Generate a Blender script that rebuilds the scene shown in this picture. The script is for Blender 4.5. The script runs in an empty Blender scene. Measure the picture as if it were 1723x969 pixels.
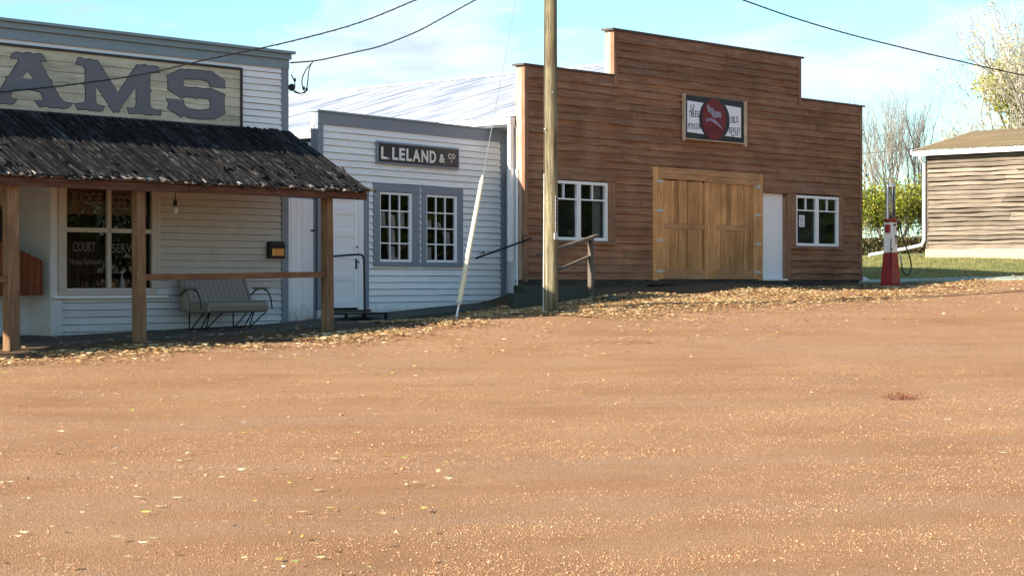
import bpy, math, random
import numpy as np
from mathutils import Vector, Matrix
rnd = random.Random(7)
rng = np.random.default_rng(11)
scn = bpy.context.scene
COL = scn.collection
R = math.radians

# ------------------------------------------------------------------ frames
# z = 0 is the eye level of the photographer.  Each building has its own street-front frame:
# u runs along the front, v runs away from the street, z up.
FR = {'W': (0, 0, 0.0), 'G': (.08, 40, 47.84), 'L': (-3.6, 36.3, 55.0), 'S': (-4.12, 35.3, 48.0), 'H': (12.9, 60, -42.16)}
def w(fr, u, v, z=0.0):
    x0, y0, a = FR[fr]; a = R(a)
    return (x0 + u*math.cos(a) - v*math.sin(a), y0 + u*math.sin(a) + v*math.cos(a), z)

# ------------------------------------------------------------------ terrain
CP = [(0,0,-1.6),(-5,4,-1.6),(5,4,-1.6),(0,10,-1.6),(-3,10,-1.6),(3,10,-1.6),(0,-12,-1.6),(-15,-5,-1.6),(15,-5,-1.6),
 (0,20,-1.36),(5,20,-1.33),(-5,20,-1.42),(3,30,-.99),(-2,30,-1.06),(-7.6,28.8,-1.04),(-5.9,30.5,-.97),(-3.2,33.5,-.85),
 (-7.4,31.7,-.93),(-4.3,35.1,-.83),(-3.6,36.4,-.80),(-1.15,37.5,-.74),(-1.01,34.6,-.705),(-2.7,36.5,-.82),(-.35,40.2,-.47),(.75,37.1,-.61),
 (1.6,41.0,-.23),(2.3,42.5,-.12),(4.5,44.9,-.05),(9.0,49.8,-.05),(3.8,42.4,-.33),(3.1,35.8,-.73),(6,36,-.70),(9.1,46.8,-.24),(9.46,48.25,-.165),
 (13,49,.0),(12,40,-.45),(10,51,.05),(12,55,.27),(14.5,55,.26),(11,57.5,.42),(12.9,60,.72),(15,57.5,.62),(12.8,65,.9),(18,62,.9),(15,75,1.0),(30,80,1.1),
 (-20,60,0),(-20,85,.4),(40,45,.3),(30,12,-1.5),(-25,12,-1.6),(-28,35,-1.0),(-8,45,-.4),(0,55,.1),
 (220,260,1.2),(-220,260,1.0),(220,-120,-1.6),(-220,-120,-1.6)]
CPa = np.array(CP, float)
def _phi(d2):
    return np.where(d2 > 1e-9, .5*d2*np.log(np.maximum(d2, 1e-9)), 0)
_n = len(CPa)
_K = _phi(((CPa[:, None, :2]-CPa[None, :, :2])**2).sum(-1)) + np.eye(_n)*.06
_P = np.c_[np.ones(_n), CPa[:, :2]]
_A = np.block([[_K, _P], [_P.T, np.zeros((3, 3))]])
_W = np.linalg.solve(_A, np.r_[CPa[:, 2], np.zeros(3)])
def gz(x, y):
    x = np.asarray(x, float); y = np.asarray(y, float)
    sh = x.shape; xf = x.ravel(); yf = y.ravel()
    out = _W[_n] + _W[_n+1]*xf + _W[_n+2]*yf
    for i in range(_n):
        out = out + _W[i]*_phi((xf-CPa[i, 0])**2 + (yf-CPa[i, 1])**2)
    return out.reshape(sh) if sh else float(out[0])
# smooth value noise on numpy arrays
_T = rng.random((256, 256))
def vn(x, y):
    xi = np.floor(x).astype(int); yi = np.floor(y).astype(int)
    fx = x-xi; fy = y-yi; fx = fx*fx*(3-2*fx); fy = fy*fy*(3-2*fy)
    a = _T[xi % 256, yi % 256]; b = _T[(xi+1) % 256, yi % 256]; c = _T[xi % 256, (yi+1) % 256]; d = _T[(xi+1) % 256, (yi+1) % 256]
    return (a*(1-fx)+b*fx)*(1-fy) + (c*(1-fx)+d*fx)*fy - .5
DG = (math.cos(R(47.84)), math.sin(R(47.84)))
def loc(fr, x, y):
    x0, y0, a = FR[fr]; a = R(a)
    dx = x-x0; dy = y-y0
    return dx*math.cos(a)+dy*math.sin(a), -dx*math.sin(a)+dy*math.cos(a)
def micro(x, y):
    # wheel ruts and lumps; the ruts run along the street
    a = R(28); p = x*math.cos(a)+y*math.sin(a); q = -x*math.sin(a)+y*math.cos(a)
    r = .006*vn(q*1.9+3, p*.14) + .006*vn(q*5.1, p*.35) + .007*vn(x*3.1, y*3.1) + .007*vn(x*9, y*9) + .02*vn(x*.35, y*.35)
    u, v = loc('G', x, y)
    return r*np.clip((-v-.4)/1.5, .15, 1)
def ground(x, y):
    return gz(x, y) + micro(np.asarray(x, float), np.asarray(y, float))

# ------------------------------------------------------------------ mesh builder
OFF = {}
class MB:
    def __init__(s): s.v = []; s.f = []
    def quad(s, *p):
        i = len(s.v); s.v += [tuple(q) for q in p]; s.f.append(tuple(range(i, i+len(p))))
    def hexa(s, p):      # p: 4 bottom ccw, 4 top
        i = len(s.v); s.v += [tuple(q) for q in p]
        for f in ((3,2,1,0),(4,5,6,7),(0,1,5,4),(1,2,6,5),(2,3,7,6),(3,0,4,7)): s.f.append(tuple(i+k for k in f))
    def box(s, x0, x1, y0, y1, z0, z1):
        s.hexa([(x0,y0,z0),(x1,y0,z0),(x1,y1,z0),(x0,y1,z0),(x0,y0,z1),(x1,y0,z1),(x1,y1,z1),(x0,y1,z1)])
    def prism(s, poly, y0, y1):   # poly in x,z ; extruded along y
        n = len(poly); i = len(s.v)
        s.v += [(a, y0, b) for a, b in poly] + [(a, y1, b) for a, b in poly]
        s.f.append(tuple(i+k for k in range(n))); s.f.append(tuple(i+n+k for k in reversed(range(n))))
        for k in range(n):
            j = (k+1) % n; s.f.append((i+k, i+n+k, i+n+j, i+j))
    def ellipse(s, cx, cz, rx, rz, y0, y1, n=48):
        s.prism([(cx+rx*math.cos(2*math.pi*k/n), cz+rz*math.sin(2*math.pi*k/n)) for k in range(n)], y0, y1)
    def tube(s, pts, r, n=8, cap=True):
        pts = [Vector(p) for p in pts]; m = len(pts)
        rr = r if isinstance(r, (list, tuple)) else [r]*m
        i0 = len(s.v); up = Vector((0, 0, 1)); prev = None
        for k, p in enumerate(pts):
            t = (pts[min(k+1, m-1)]-pts[max(k-1, 0)])
            if t.length < 1e-9: t = up.copy()
            t.normalize()
            if prev is None:
                a = t.cross(up if abs(t.z) < .95 else Vector((1, 0, 0)))
            else: a = prev - t*prev.dot(t)
            if a.length < 1e-6: a = t.cross(Vector((1, 0, 0)))
            a.normalize(); prev = a; b = t.cross(a)
            for j in range(n):
                q = 2*math.pi*j/n; s.v.append(tuple(p + (a*math.cos(q)+b*math.sin(q))*rr[k]))
        for k in range(m-1):
            for j in range(n):
                j2 = (j+1) % n
                s.f.append((i0+k*n+j, i0+k*n+j2, i0+(k+1)*n+j2, i0+(k+1)*n+j))
        if cap:
            s.f.append(tuple(i0+j for j in reversed(range(n)))); s.f.append(tuple(i0+(m-1)*n+j for j in range(n)))
    def lathe(s, c, prof, n=20):
        cx, cy, cz = c; i0 = len(s.v)
        for r, z in prof:
            for j in range(n):
                q = 2*math.pi*j/n; s.v.append((cx+r*math.cos(q), cy+r*math.sin(q), cz+z))
        for k in range(len(prof)-1):
            for j in range(n):
                j2 = (j+1) % n
                s.f.append((i0+k*n+j, i0+k*n+j2, i0+(k+1)*n+j2, i0+(k+1)*n+j))
        s.f.append(tuple(i0+j for j in reversed(range(n)))); s.f.append(tuple(i0+(len(prof)-1)*n+j for j in range(n)))
    def frustum(s, cx, cy, z0, z1, a0, b0, a1, b1):
        s.hexa([(cx-a0,cy-b0,z0),(cx+a0,cy-b0,z0),(cx+a0,cy+b0,z0),(cx-a0,cy+b0,z0),
                (cx-a1,cy-b1,z1),(cx+a1,cy-b1,z1),(cx+a1,cy+b1,z1),(cx-a1,cy+b1,z1)])
    def beam(s, a, b, wd, ht, up=(0, 0, 1)):
        a = Vector(a); b = Vector(b); t = (b-a).normalized(); u_ = Vector(up)
        side = t.cross(u_).normalized()*wd/2; u2 = side.cross(t).normalized()*ht/2
        s.hexa([a-side-u2, a+side-u2, b+side-u2, b-side-u2, a-side+u2, a+side+u2, b+side+u2, b-side+u2])
    def build(s, name, m, parent=None, label=None, bevel=0, smooth=False, kind=None):
        v = np.array(s.v, float)
        if parent is not None and parent.name in OFF: v = v - np.array(OFF[parent.name])
        me = bpy.data.meshes.new(name); me.from_pydata([tuple(q) for q in v], [], s.f); me.update()
        me.materials.append(m)
        if smooth:
            me.polygons.foreach_set('use_smooth', [True]*len(me.polygons))
        o = bpy.data.objects.new(name, me); COL.objects.link(o)
        if parent is not None:
            o.parent = parent
            if parent.name in OFF: OFF[o.name] = OFF[parent.name]
        if label: o['label'] = label
        if kind: o['kind'] = kind
        if bevel:
            md = o.modifiers.new('bev', 'BEVEL'); md.width = bevel; md.segments = 1; md.limit_method = 'ANGLE'
        return o
def _each(s, name, m, parent=None, **k):
    """one object per separate piece"""
    par = list(range(len(s.v)))
    def fd(a):
        while par[a] != a: par[a] = par[par[a]]; a = par[a]
        return a
    for f in s.f:
        for q in f[1:]: par[fd(q)] = fd(f[0])
    groups = {}
    for f in s.f: groups.setdefault(fd(f[0]), []).append(f)
    first = None
    for fs in groups.values():
        ids = sorted({q for f in fs for q in f}); mp = {q: i for i, q in enumerate(ids)}
        q = MB(); q.v = [s.v[i] for i in ids]; q.f = [tuple(mp[i] for i in f) for f in fs]
        o = q.build(name, m, parent, **k); first = first or o
    return first
MB.each = _each
def fastmesh(name, verts, faces, m, k=4, parent=None):
    me = bpy.data.meshes.new(name); n = len(faces)
    me.vertices.add(len(verts)); me.vertices.foreach_set('co', np.ascontiguousarray(verts, np.float32).ravel())
    me.loops.add(n*k); me.loops.foreach_set('vertex_index', np.ascontiguousarray(faces, np.int32).ravel())
    me.polygons.add(n); me.polygons.foreach_set('loop_start', np.arange(0, n*k, k, dtype=np.int32))
    me.update(calc_edges=True); me.validate()
    me.materials.append(m)
    o = bpy.data.objects.new(name, me); COL.objects.link(o)
    if parent is not None: o.parent = parent
    return o
def tag(o, label=None, cat=None, group=None, kind=None):
    if label: o['label'] = label
    if cat: o['category'] = cat
    if group: o['group'] = group
    if kind: o['kind'] = kind
    return o
def thing(name, label, cat, fr='W', at=(0, 0, 0), group=None):
    o = bpy.data.objects.new(name, None); COL.objects.link(o); o.empty_display_size = .2
    o.location = w(fr, *at); o.rotation_euler = (0, 0, R(FR[fr][2])); OFF[o.name] = tuple(at)
    return tag(o, label, cat, group)

# ------------------------------------------------------------------ materials
def new_mat(name):
    m = bpy.data.materials.new(name); m.use_nodes = True; nt = m.node_tree; nt.nodes.clear()
    out = nt.nodes.new('ShaderNodeOutputMaterial'); b = nt.nodes.new('ShaderNodeBsdfPrincipled')
    nt.links.new(b.outputs[0], out.inputs[0]); return m, nt, b, out
def N(nt, t, **k):
    n = nt.nodes.new('ShaderNode'+t)
    for a, b in k.items():
        if a.startswith('i_'): n.inputs[int(a[2:])].default_value = b
        else: setattr(n, a, b)
    return n
def ramp(nt, stops):
    r = nt.nodes.new('ShaderNodeValToRGB'); e = r.color_ramp.elements
    while len(e) > 1: e.remove(e[-1])
    e[0].position = stops[0][0]; e[0].color = (*stops[0][1], 1)
    for p, c in stops[1:]:
        q = e.new(p); q.color = (*c, 1)
    return r
def coords(nt, scale=(1, 1, 1), rot=(0, 0, 0)):
    tc = N(nt, 'TexCoord'); mp = N(nt, 'Mapping'); mp.inputs['Scale'].default_value = scale; mp.inputs['Rotation'].default_value = rot
    nt.links.new(tc.outputs['Object'], mp.inputs['Vector']); return mp
def noise(nt, vec, scale, detail=4, rough=.6):
    n = N(nt, 'TexNoise'); n.inputs['Scale'].default_value = scale; n.inputs['Detail'].default_value = detail
    n.inputs['Roughness'].default_value = rough; nt.links.new(vec.outputs[0], n.inputs['Vector']); return n
def mixc(nt, fac, a, b, mode='MIX'):
    m = N(nt, 'MixRGB', blend_type=mode)
    for i, x in ((0, fac), (1, a), (2, b)):
        if hasattr(x, 'is_linked') or hasattr(x, 'links'): nt.links.new(x, m.inputs[i])
        elif i == 0: m.inputs[0].default_value = x
        else: m.inputs[i].default_value = (*x, 1)
    return m.outputs[0]
def math_(nt, op, a, b=None):
    m = N(nt, 'Math', operation=op)
    for i, x in ((0, a), (1, b)):
        if x is None: continue
        if hasattr(x, 'links'): nt.links.new(x, m.inputs[i])
        else: m.inputs[i].default_value = x
    return m.outputs[0]
def bump(nt, b, h, strength=.4, dist=.01):
    bp = N(nt, 'Bump'); bp.inputs['Strength'].default_value = strength; bp.inputs['Distance'].default_value = dist
    nt.links.new(h, bp.inputs['Height']); nt.links.new(bp.outputs[0], b.inputs['Normal']); return bp

def wood(name, dark, mid, light, grain=(1, 12, 12), rough=.75, island=.35, bstr=.5, scale=2.2, gamma=None, knots=0, fade=None):
    """boards: grain stretched along the board, each board its own tone"""
    m, nt, b, _ = new_mat(name)
    mp = coords(nt, grain)
    geo = N(nt, 'NewGeometry')
    add = N(nt, 'VectorMath', operation='MULTIPLY_ADD'); add.inputs[1].default_value = (1, 1, 1)
    nt.links.new(mp.outputs[0], add.inputs[0])
    sc = N(nt, 'VectorMath', operation='SCALE'); cmb = N(nt, 'CombineXYZ', i_0=31.0, i_1=17.0, i_2=53.0)
    nt.links.new(cmb.outputs[0], sc.inputs[0]); nt.links.new(geo.outputs['Random Per Island'], sc.inputs['Scale'])
    nt.links.new(sc.outputs[0], add.inputs[2])
    n1 = noise(nt, add, scale, 6, .65)
    r = ramp(nt, [(.30, dark), (.52, mid), (.74, light)]); nt.links.new(n1.outputs[0], r.inputs[0])
    hs = N(nt, 'HueSaturation'); nt.links.new(r.outputs[0], hs.inputs['Color'])
    mr = N(nt, 'MapRange'); mr.inputs[3].default_value = 1-island; mr.inputs[4].default_value = 1+island
    nt.links.new(geo.outputs['Random Per Island'], mr.inputs[0]); nt.links.new(mr.outputs[0], hs.inputs['Value'])
    col = hs.outputs[0]
    if knots:
        mk = coords(nt, (1, 1, 3.2)); vo = N(nt, 'TexVoronoi'); vo.inputs['Scale'].default_value = knots
        nt.links.new(mk.outputs[0], vo.inputs['Vector'])
        rk = ramp(nt, [(.0, (1, 1, 1)), (.07, (1, 1, 1)), (.12, (0, 0, 0))]); nt.links.new(vo.outputs['Distance'], rk.inputs[0])
        ck = N(nt, 'Math', operation='GREATER_THAN', i_1=.55); nt.links.new(vo.outputs['Color'], ck.inputs[0])
        f = math_(nt, 'MULTIPLY', rk.outputs[0], ck.outputs[0]); f = math_(nt, 'MULTIPLY', f, .7)
        col = mixc(nt, f, col, tuple(min(1, x*1.5) for x in light))
    if fade:
        nf = noise(nt, coords(nt, (.5, 1, 1.3)), 1.1, 8, .72); rf = ramp(nt, [(.45, (0, 0, 0)), (.68, (.35, .35, .35))]); nt.links.new(nf.outputs[0], rf.inputs[0]); col = mixc(nt, rf.outputs[0], col, fade)
    m2 = coords(nt); n2 = noise(nt, m2, .9, 4, .6); r2 = ramp(nt, [(.3, (.72, .70, .68)), (.65, (1.08, 1.06, 1.04))])
    nt.links.new(n2.outputs[0], r2.inputs[0]); col = mixc(nt, 1.0, col, r2.outputs[0], 'MULTIPLY')
    nt.links.new(col, b.inputs['Base Color']); b.inputs['Roughness'].default_value = rough
    b.inputs['Specular IOR Level'].default_value = .18
    bump(nt, b, n1.outputs[0], bstr, .008); return m
def paint(name, c, dirt=.12, rough=.55, dirtc=(.35, .30, .24), peel=0, bstr=.15, island=.03, spec=.35, splash=None):
    m, nt, b, _ = new_mat(name)
    mp = coords(nt); n1 = noise(nt, mp, 3.2, 7, .68); n2 = noise(nt, coords(nt, (1, 1, 6)), 9, 5, .7)
    r = ramp(nt, [(.40, (0, 0, 0)), (.75, (1, 1, 1))]); nt.links.new(n1.outputs[0], r.inputs[0])
    geo = N(nt, 'NewGeometry'); hs = N(nt, 'HueSaturation'); hs.inputs['Color'].default_value = (*c, 1)
    mr = N(nt, 'MapRange'); mr.inputs[3].default_value = 1-island; mr.inputs[4].default_value = 1+island
    nt.links.new(geo.outputs['Random Per Island'], mr.inputs[0]); nt.links.new(mr.outputs[0], hs.inputs['Value'])
    col = mixc(nt, math_(nt, 'MULTIPLY', r.outputs[0], dirt), hs.outputs[0], dirtc)
    if peel:
        n3 = noise(nt, coords(nt, (1, 1, 2.5)), 7, 8, .8); r3 = ramp(nt, [(.66, (0, 0, 0)), (.69, (1, 1, 1))]); nt.links.new(n3.outputs[0], r3.inputs[0])
        col = mixc(nt, math_(nt, 'MULTIPLY', r3.outputs[0], peel), col, dirtc)
    if splash is not None:
        tcs = N(nt, 'TexCoord'); sp = N(nt, 'SeparateXYZ'); nt.links.new(tcs.outputs['Object'], sp.inputs[0])
        ms = N(nt, 'MapRange'); nt.links.new(sp.outputs[2], ms.inputs[0]); ms.inputs[1].default_value = splash; ms.inputs[2].default_value = splash-.55
        ns = noise(nt, coords(nt, (1.6, 1.6, 1)), 6, 7, .75); fs = math_(nt, 'MULTIPLY', ms.outputs[0], ns.outputs[0])
        rs = ramp(nt, [(.22, (0, 0, 0)), (.55, (.75, .75, .75))]); nt.links.new(fs, rs.inputs[0]); col = mixc(nt, rs.outputs[0], col, (.36, .27, .19))
    nt.links.new(col, b.inputs['Base Color']); b.inputs['Roughness'].default_value = rough
    b.inputs['Specular IOR Level'].default_value = spec
    bump(nt, b, n2.outputs[0], bstr, .005); return m
def plain(name, c, rough=.5, metal=0, spec=.5):
    m, nt, b, _ = new_mat(name)
    n1 = noise(nt, coords(nt), 14, 4, .6); r = ramp(nt, [(.3, tuple(x*.85 for x in c)), (.7, tuple(min(1, x*1.1) for x in c))])
    nt.links.new(n1.outputs[0], r.inputs[0]); nt.links.new(r.outputs[0], b.inputs['Base Color'])
    b.inputs['Roughness'].default_value = rough; b.inputs['Metallic'].default_value = metal; b.inputs['Specular IOR Level'].default_value = spec
    return m
def leafm(name, cols, trans=.3):
    m = bpy.data.materials.new(name); m.use_nodes = True; nt = m.node_tree; nt.nodes.clear()
    out = nt.nodes.new('ShaderNodeOutputMaterial'); d = N(nt, 'BsdfDiffuse'); t = N(nt, 'BsdfTranslucent'); mx = N(nt, 'MixShader', i_0=trans)
    geo = N(nt, 'NewGeometry'); k = len(cols)-1
    r = ramp(nt, [(i/k, c) for i, c in enumerate(cols)]); nt.links.new(geo.outputs['Random Per Island'], r.inputs[0])
    nt.links.new(r.outputs[0], d.inputs[0]); nt.links.new(r.outputs[0], t.inputs[0])
    nt.links.new(d.outputs[0], mx.inputs[1]); nt.links.new(t.outputs[0], mx.inputs[2]); nt.links.new(mx.outputs[0], out.inputs[0]); return m
def glassm(name, tint=.92):
    m = bpy.data.materials.new(name); m.use_nodes = True; nt = m.node_tree; nt.nodes.clear()
    out = nt.nodes.new('ShaderNodeOutputMaterial'); t = N(nt, 'BsdfTransparent'); t.inputs[0].default_value = (tint, tint, tint, 1)
    g = N(nt, 'BsdfGlossy'); g.inputs['Roughness'].default_value = .015; fr = N(nt, 'Fresnel'); fr.inputs[0].default_value = 1.52
    n = noise(nt, coords(nt), 3.5, 2, .5); bp = N(nt, 'Bump'); bp.inputs['Strength'].default_value = .25; bp.inputs['Distance'].default_value = .01
    nt.links.new(n.outputs[0], bp.inputs['Height']); nt.links.new(bp.outputs[0], g.inputs['Normal'])
    f2 = math_(nt, 'MULTIPLY', fr.outputs[0], 1.25)
    f3 = N(nt, 'Clamp'); nt.links.new(f2, f3.inputs[0])
    mx = N(nt, 'MixShader'); nt.links.new(f3.outputs[0], mx.inputs[0]); nt.links.new(t.outputs[0], mx.inputs[1]); nt.links.new(g.outputs[0], mx.inputs[2])
    nt.links.new(mx.outputs[0], out.inputs[0]); return m

M = {}
M['white'] = paint('white_paint', (.82, .82, .82), .16, .55, (.46, .42, .37), peel=.35, island=.05, splash=-.18)
M['white_clean'] = paint('white_clean', (.82, .83, .84), .05, .4, (.5, .5, .48))
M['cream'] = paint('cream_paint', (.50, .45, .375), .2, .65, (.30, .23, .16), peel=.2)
M['shadetan'] = paint('porch_shade_tan', (.50, .46, .395), .25, .7, (.24, .18, .12), peel=.1)  # tan tone holds the porch shade, put into the upper wall colour
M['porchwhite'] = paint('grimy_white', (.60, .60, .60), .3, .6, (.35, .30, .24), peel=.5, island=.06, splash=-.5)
M['greyblue'] = paint('grey_blue_trim', (.20, .23, .275), .20, .55, (.30, .30, .30), peel=.2)
M['teal'] = paint('teal_grey_cornice', (.19, .265, .305), .25, .6, (.36, .38, .38), peel=.35)
M['signcream'] = wood('sign_boards', (.34, .325, .235), (.52, .505, .39), (.60, .585, .47), (.8, 8, 9), .7, .10, .3, 1.6)
M['signgrey'] = paint('sign_letter_grey', (.135, .138, .158), .35, .65, (.19, .19, .2), peel=.15)
M['signdark'] = paint('sign_outline', (.022, .022, .03), .2, .6, (.08, .08, .08))
M['signframe'] = wood('sign_frame_wood', (.03, .028, .03), (.06, .055, .055), (.10, .095, .09), (1, 9, 9), .8, .2)
M['shake'] = wood('weathered_shakes', (.005, .005, .005), (.011, .0105, .011), (.085, .08, .08), (5, 1.0, 3), .95, .75, .6, 3.0)
M['fascia'] = wood('fascia_wood', (.045, .022, .014), (.10, .048, .03), (.16, .09, .06), (1, 10, 10), .8, .15, .6)
M['post'] = wood('post_wood', (.12, .065, .035), (.21, .125, .07), (.30, .20, .12), (10, 10, 1), .8, .12, .6)
M['rail'] = wood('rail_wood', (.12, .055, .03), (.21, .10, .055), (.29, .15, .085), (1, 10, 10), .8, .1)
M['underside'] = wood('porch_underside', (.10, .06, .04), (.17, .11, .07), (.24, .17, .12), (1, 10, 10), .85, .2)
M['siding'] = wood('stained_slab_siding', (.15, .068, .035), (.28, .138, .073), (.44, .262, .16), (.5, 9, 26), .8, .17, .8, 2.0, knots=3.4, fade=(.36, .25, .18))
M['gtrim'] = wood('garage_trim', (.15, .08, .05), (.25, .14, .09), (.34, .21, .14), (1, 9, 9), .75, .12, .5)
M['gtrimv'] = wood('garage_trim_upright', (.16, .085, .05), (.26, .145, .09), (.35, .21, .14), (9, 9, 1), .75, .12, .5)
M['pine'] = wood('fresh_pine', (.34, .17, .066), (.53, .285, .115), (.66, .41, .19), (10, 10, .9), .6, .26, .35, 2.4, knots=0)
M['pineh'] = wood('fresh_pine_rail', (.32, .165, .075), (.45, .25, .12), (.55, .34, .18), (.9, 10, 10), .6, .1, .35)
M['sill'] = wood('dark_sill', (.03, .027, .022), (.07, .06, .05), (.13, .11, .09), (1, 10, 10), .85, .15)
M['greyw'] = wood('grey_timber', (.07, .055, .045), (.13, .11, .09), (.21, .18, .155), (1.5, 8, 8), .85, .12)  # darker tone: shade on the stair rail put into the timber colour
M['greyv'] = wood('grey_timber_post', (.07, .055, .045), (.13, .11, .09), (.21, .18, .155), (8, 8, 1), .85, .12)  # post darkened the same way, its shade is in the colour
M['slab'] = wood('bleached_slab_siding', (.11, .082, .062), (.215, .175, .135), (.38, .335, .28), (.4, 9, 24), .9, .25, 1.0, 1.9)
M['concrete'] = paint('concrete_footing', (.40, .33, .23), .4, .9, (.30, .26, .20), bstr=.5)
M['capm'] = plain('dark_cap_flashing', (.07, .055, .045), .6)
M['black'] = plain('black_iron', (.012, .012, .013), .45, .3)
M['steel'] = plain('galvanised_steel', (.42, .43, .44), .4, .7)
M['hinge'] = plain('hinge_steel', (.55, .56, .56), .5, .3)
M['gutter'] = plain('white_gutter', (.78, .79, .80), .35)
M['pumpred'] = paint('pump_red', (.27, .028, .026), .3, .38, (.20, .03, .03), bstr=.05)
M['pumpwhite'] = paint('pump_white', (.80, .79, .76), .3, .4, (.40, .25, .18), peel=.5)
M['signblack'] = plain('sign_black', (.014, .014, .017), .45)
M['signwhite'] = paint('sign_white', (.80, .82, .88), .1, .5, (.4, .4, .45))
M['signred'] = paint('sign_red', (.17, .014, .018), .2, .5, (.12, .01, .015))
M['signred2'] = plain('sign_dark_red_letters', (.045, .006, .012), .5)
M['emblem'] = paint('sign_emblem_grey', (.34, .34, .44), .9, .5, (.10, .04, .06), peel=.6)
M['letterwhite'] = paint('white_letters', (.78, .76, .72), .1, .5)
M['glass'] = glassm('window_glass')
M['dark'] = plain('dark_interior', (.022, .018, .016), .9)
M['reddark'] = plain('dark_red_curtain', (.045, .018, .013), .9)
M['paper'] = plain('white_paper', (.72, .72, .70), .7)
M['shop'] = plain('shop_interior', (.22, .25, .29), .8)
M['vinyl'] = plain('bench_vinyl', (.215, .205, .155), .45)
M['deck'] = paint('dark_green_walk', (.045, .058, .045), .4, .8, (.10, .08, .055), bstr=.4)
M['porchfloor'] = paint('porch_floor', (.085, .08, .065), .5, .85, (.13, .085, .05), bstr=.4)
M['walk'] = paint('pale_green_walk', (.30, .37, .31), .3, .8, (.34, .33, .25), bstr=.3)
M['stall'] = wood('varnished_planks', (.085, .022, .008), (.16, .046, .016), (.23, .075, .028), (12, 12, 1), .45, .2)
M['pole'] = None
M['guard'] = plain('guy_guard_plastic', (.66, .62, .44), .5)
M['wire'] = plain('black_cable', (.018, .018, .02), .6)
M['bark'] = wood('tree_bark', (.14, .12, .10), (.27, .24, .21), (.42, .39, .35), (4, 4, 1), .9, .1)
M['palebark'] = wood('pale_bark', (.26, .24, .20), (.45, .42, .36), (.58, .55, .49), (3, 3, 1), .85, .1)
M['browntin'] = None

def mat_bench():
    m, nt, b, _ = new_mat('bench_striped_cloth')
    wv = N(nt, 'TexWave', wave_type='BANDS', bands_direction='X'); wv.inputs['Scale'].default_value = 3.1; wv.inputs['Distortion'].default_value = 1.2
    mp = coords(nt); nt.links.new(mp.outputs[0], wv.inputs['Vector'])
    r = ramp(nt, [(.2, (.225, .195, .17)), (.5, (.25, .22, .19)), (.8, (.28, .25, .22))]); nt.links.new(wv.outputs[0], r.inputs[0])
    nt.links.new(r.outputs[0], b.inputs['Base Color']); b.inputs['Roughness'].default_value = .8; return m
M['cloth'] = mat_bench()
def mat_pole():
    m, nt, b, _ = new_mat('utility_pole_wood')
    n1 = noise(nt, coords(nt, (9, 9, .35)), 3, 7, .7); r = ramp(nt, [(.32, (.075, .058, .035)), (.5, (.22, .185, .10)), (.68, (.43, .385, .24))])
    nt.links.new(n1.outputs[0], r.inputs[0])
    n2 = noise(nt, coords(nt, (16, 16, .25)), 3, 2, .5); r2 = ramp(nt, [(.56, (1, 1, 1)), (.61, (.18, .14, .10)), (.66, (1, 1, 1))]); nt.links.new(n2.outputs[0], r2.inputs[0])
    c = mixc(nt, 1, r.outputs[0], r2.outputs[0], 'MULTIPLY')
    n3 = noise(nt, coords(nt, (1, 1, .6)), 1.2, 3, .5); r3 = ramp(nt, [(.42, (1, 1, 1)), (.62, (.52, .46, .40))]); nt.links.new(n3.outputs[0], r3.inputs[0])
    c = mixc(nt, 1, c, r3.outputs[0], 'MULTIPLY')
    nt.links.new(c, b.inputs['Base Color']); b.inputs['Roughness'].default_value = .8; bump(nt, b, n1.outputs[0], .7, .01); return m
M['pole'] = mat_pole()
def mat_tin(name, c1, c2, rough, metal):
    m, nt, b, _ = new_mat(name)
    n1 = noise(nt, coords(nt, (.35, 2.2, 1)), 1.6, 5, .6); r = ramp(nt, [(.35, c1), (.62, c2)]); nt.links.new(n1.outputs[0], r.inputs[0])
    nt.links.new(r.outputs[0], b.inputs['Base Color']); b.inputs['Roughness'].default_value = rough; b.inputs['Metallic'].default_value = metal
    bump(nt, b, n1.outputs[0], .25, .03); return m
M['whitetin'] = mat_tin('white_metal_roofing', (.27, .30, .37), (.56, .57, .59), .5, .15)
M['browntin'] = mat_tin('brown_metal_roofing', (.22, .15, .065), (.31, .215, .105), .6, .0)

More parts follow.
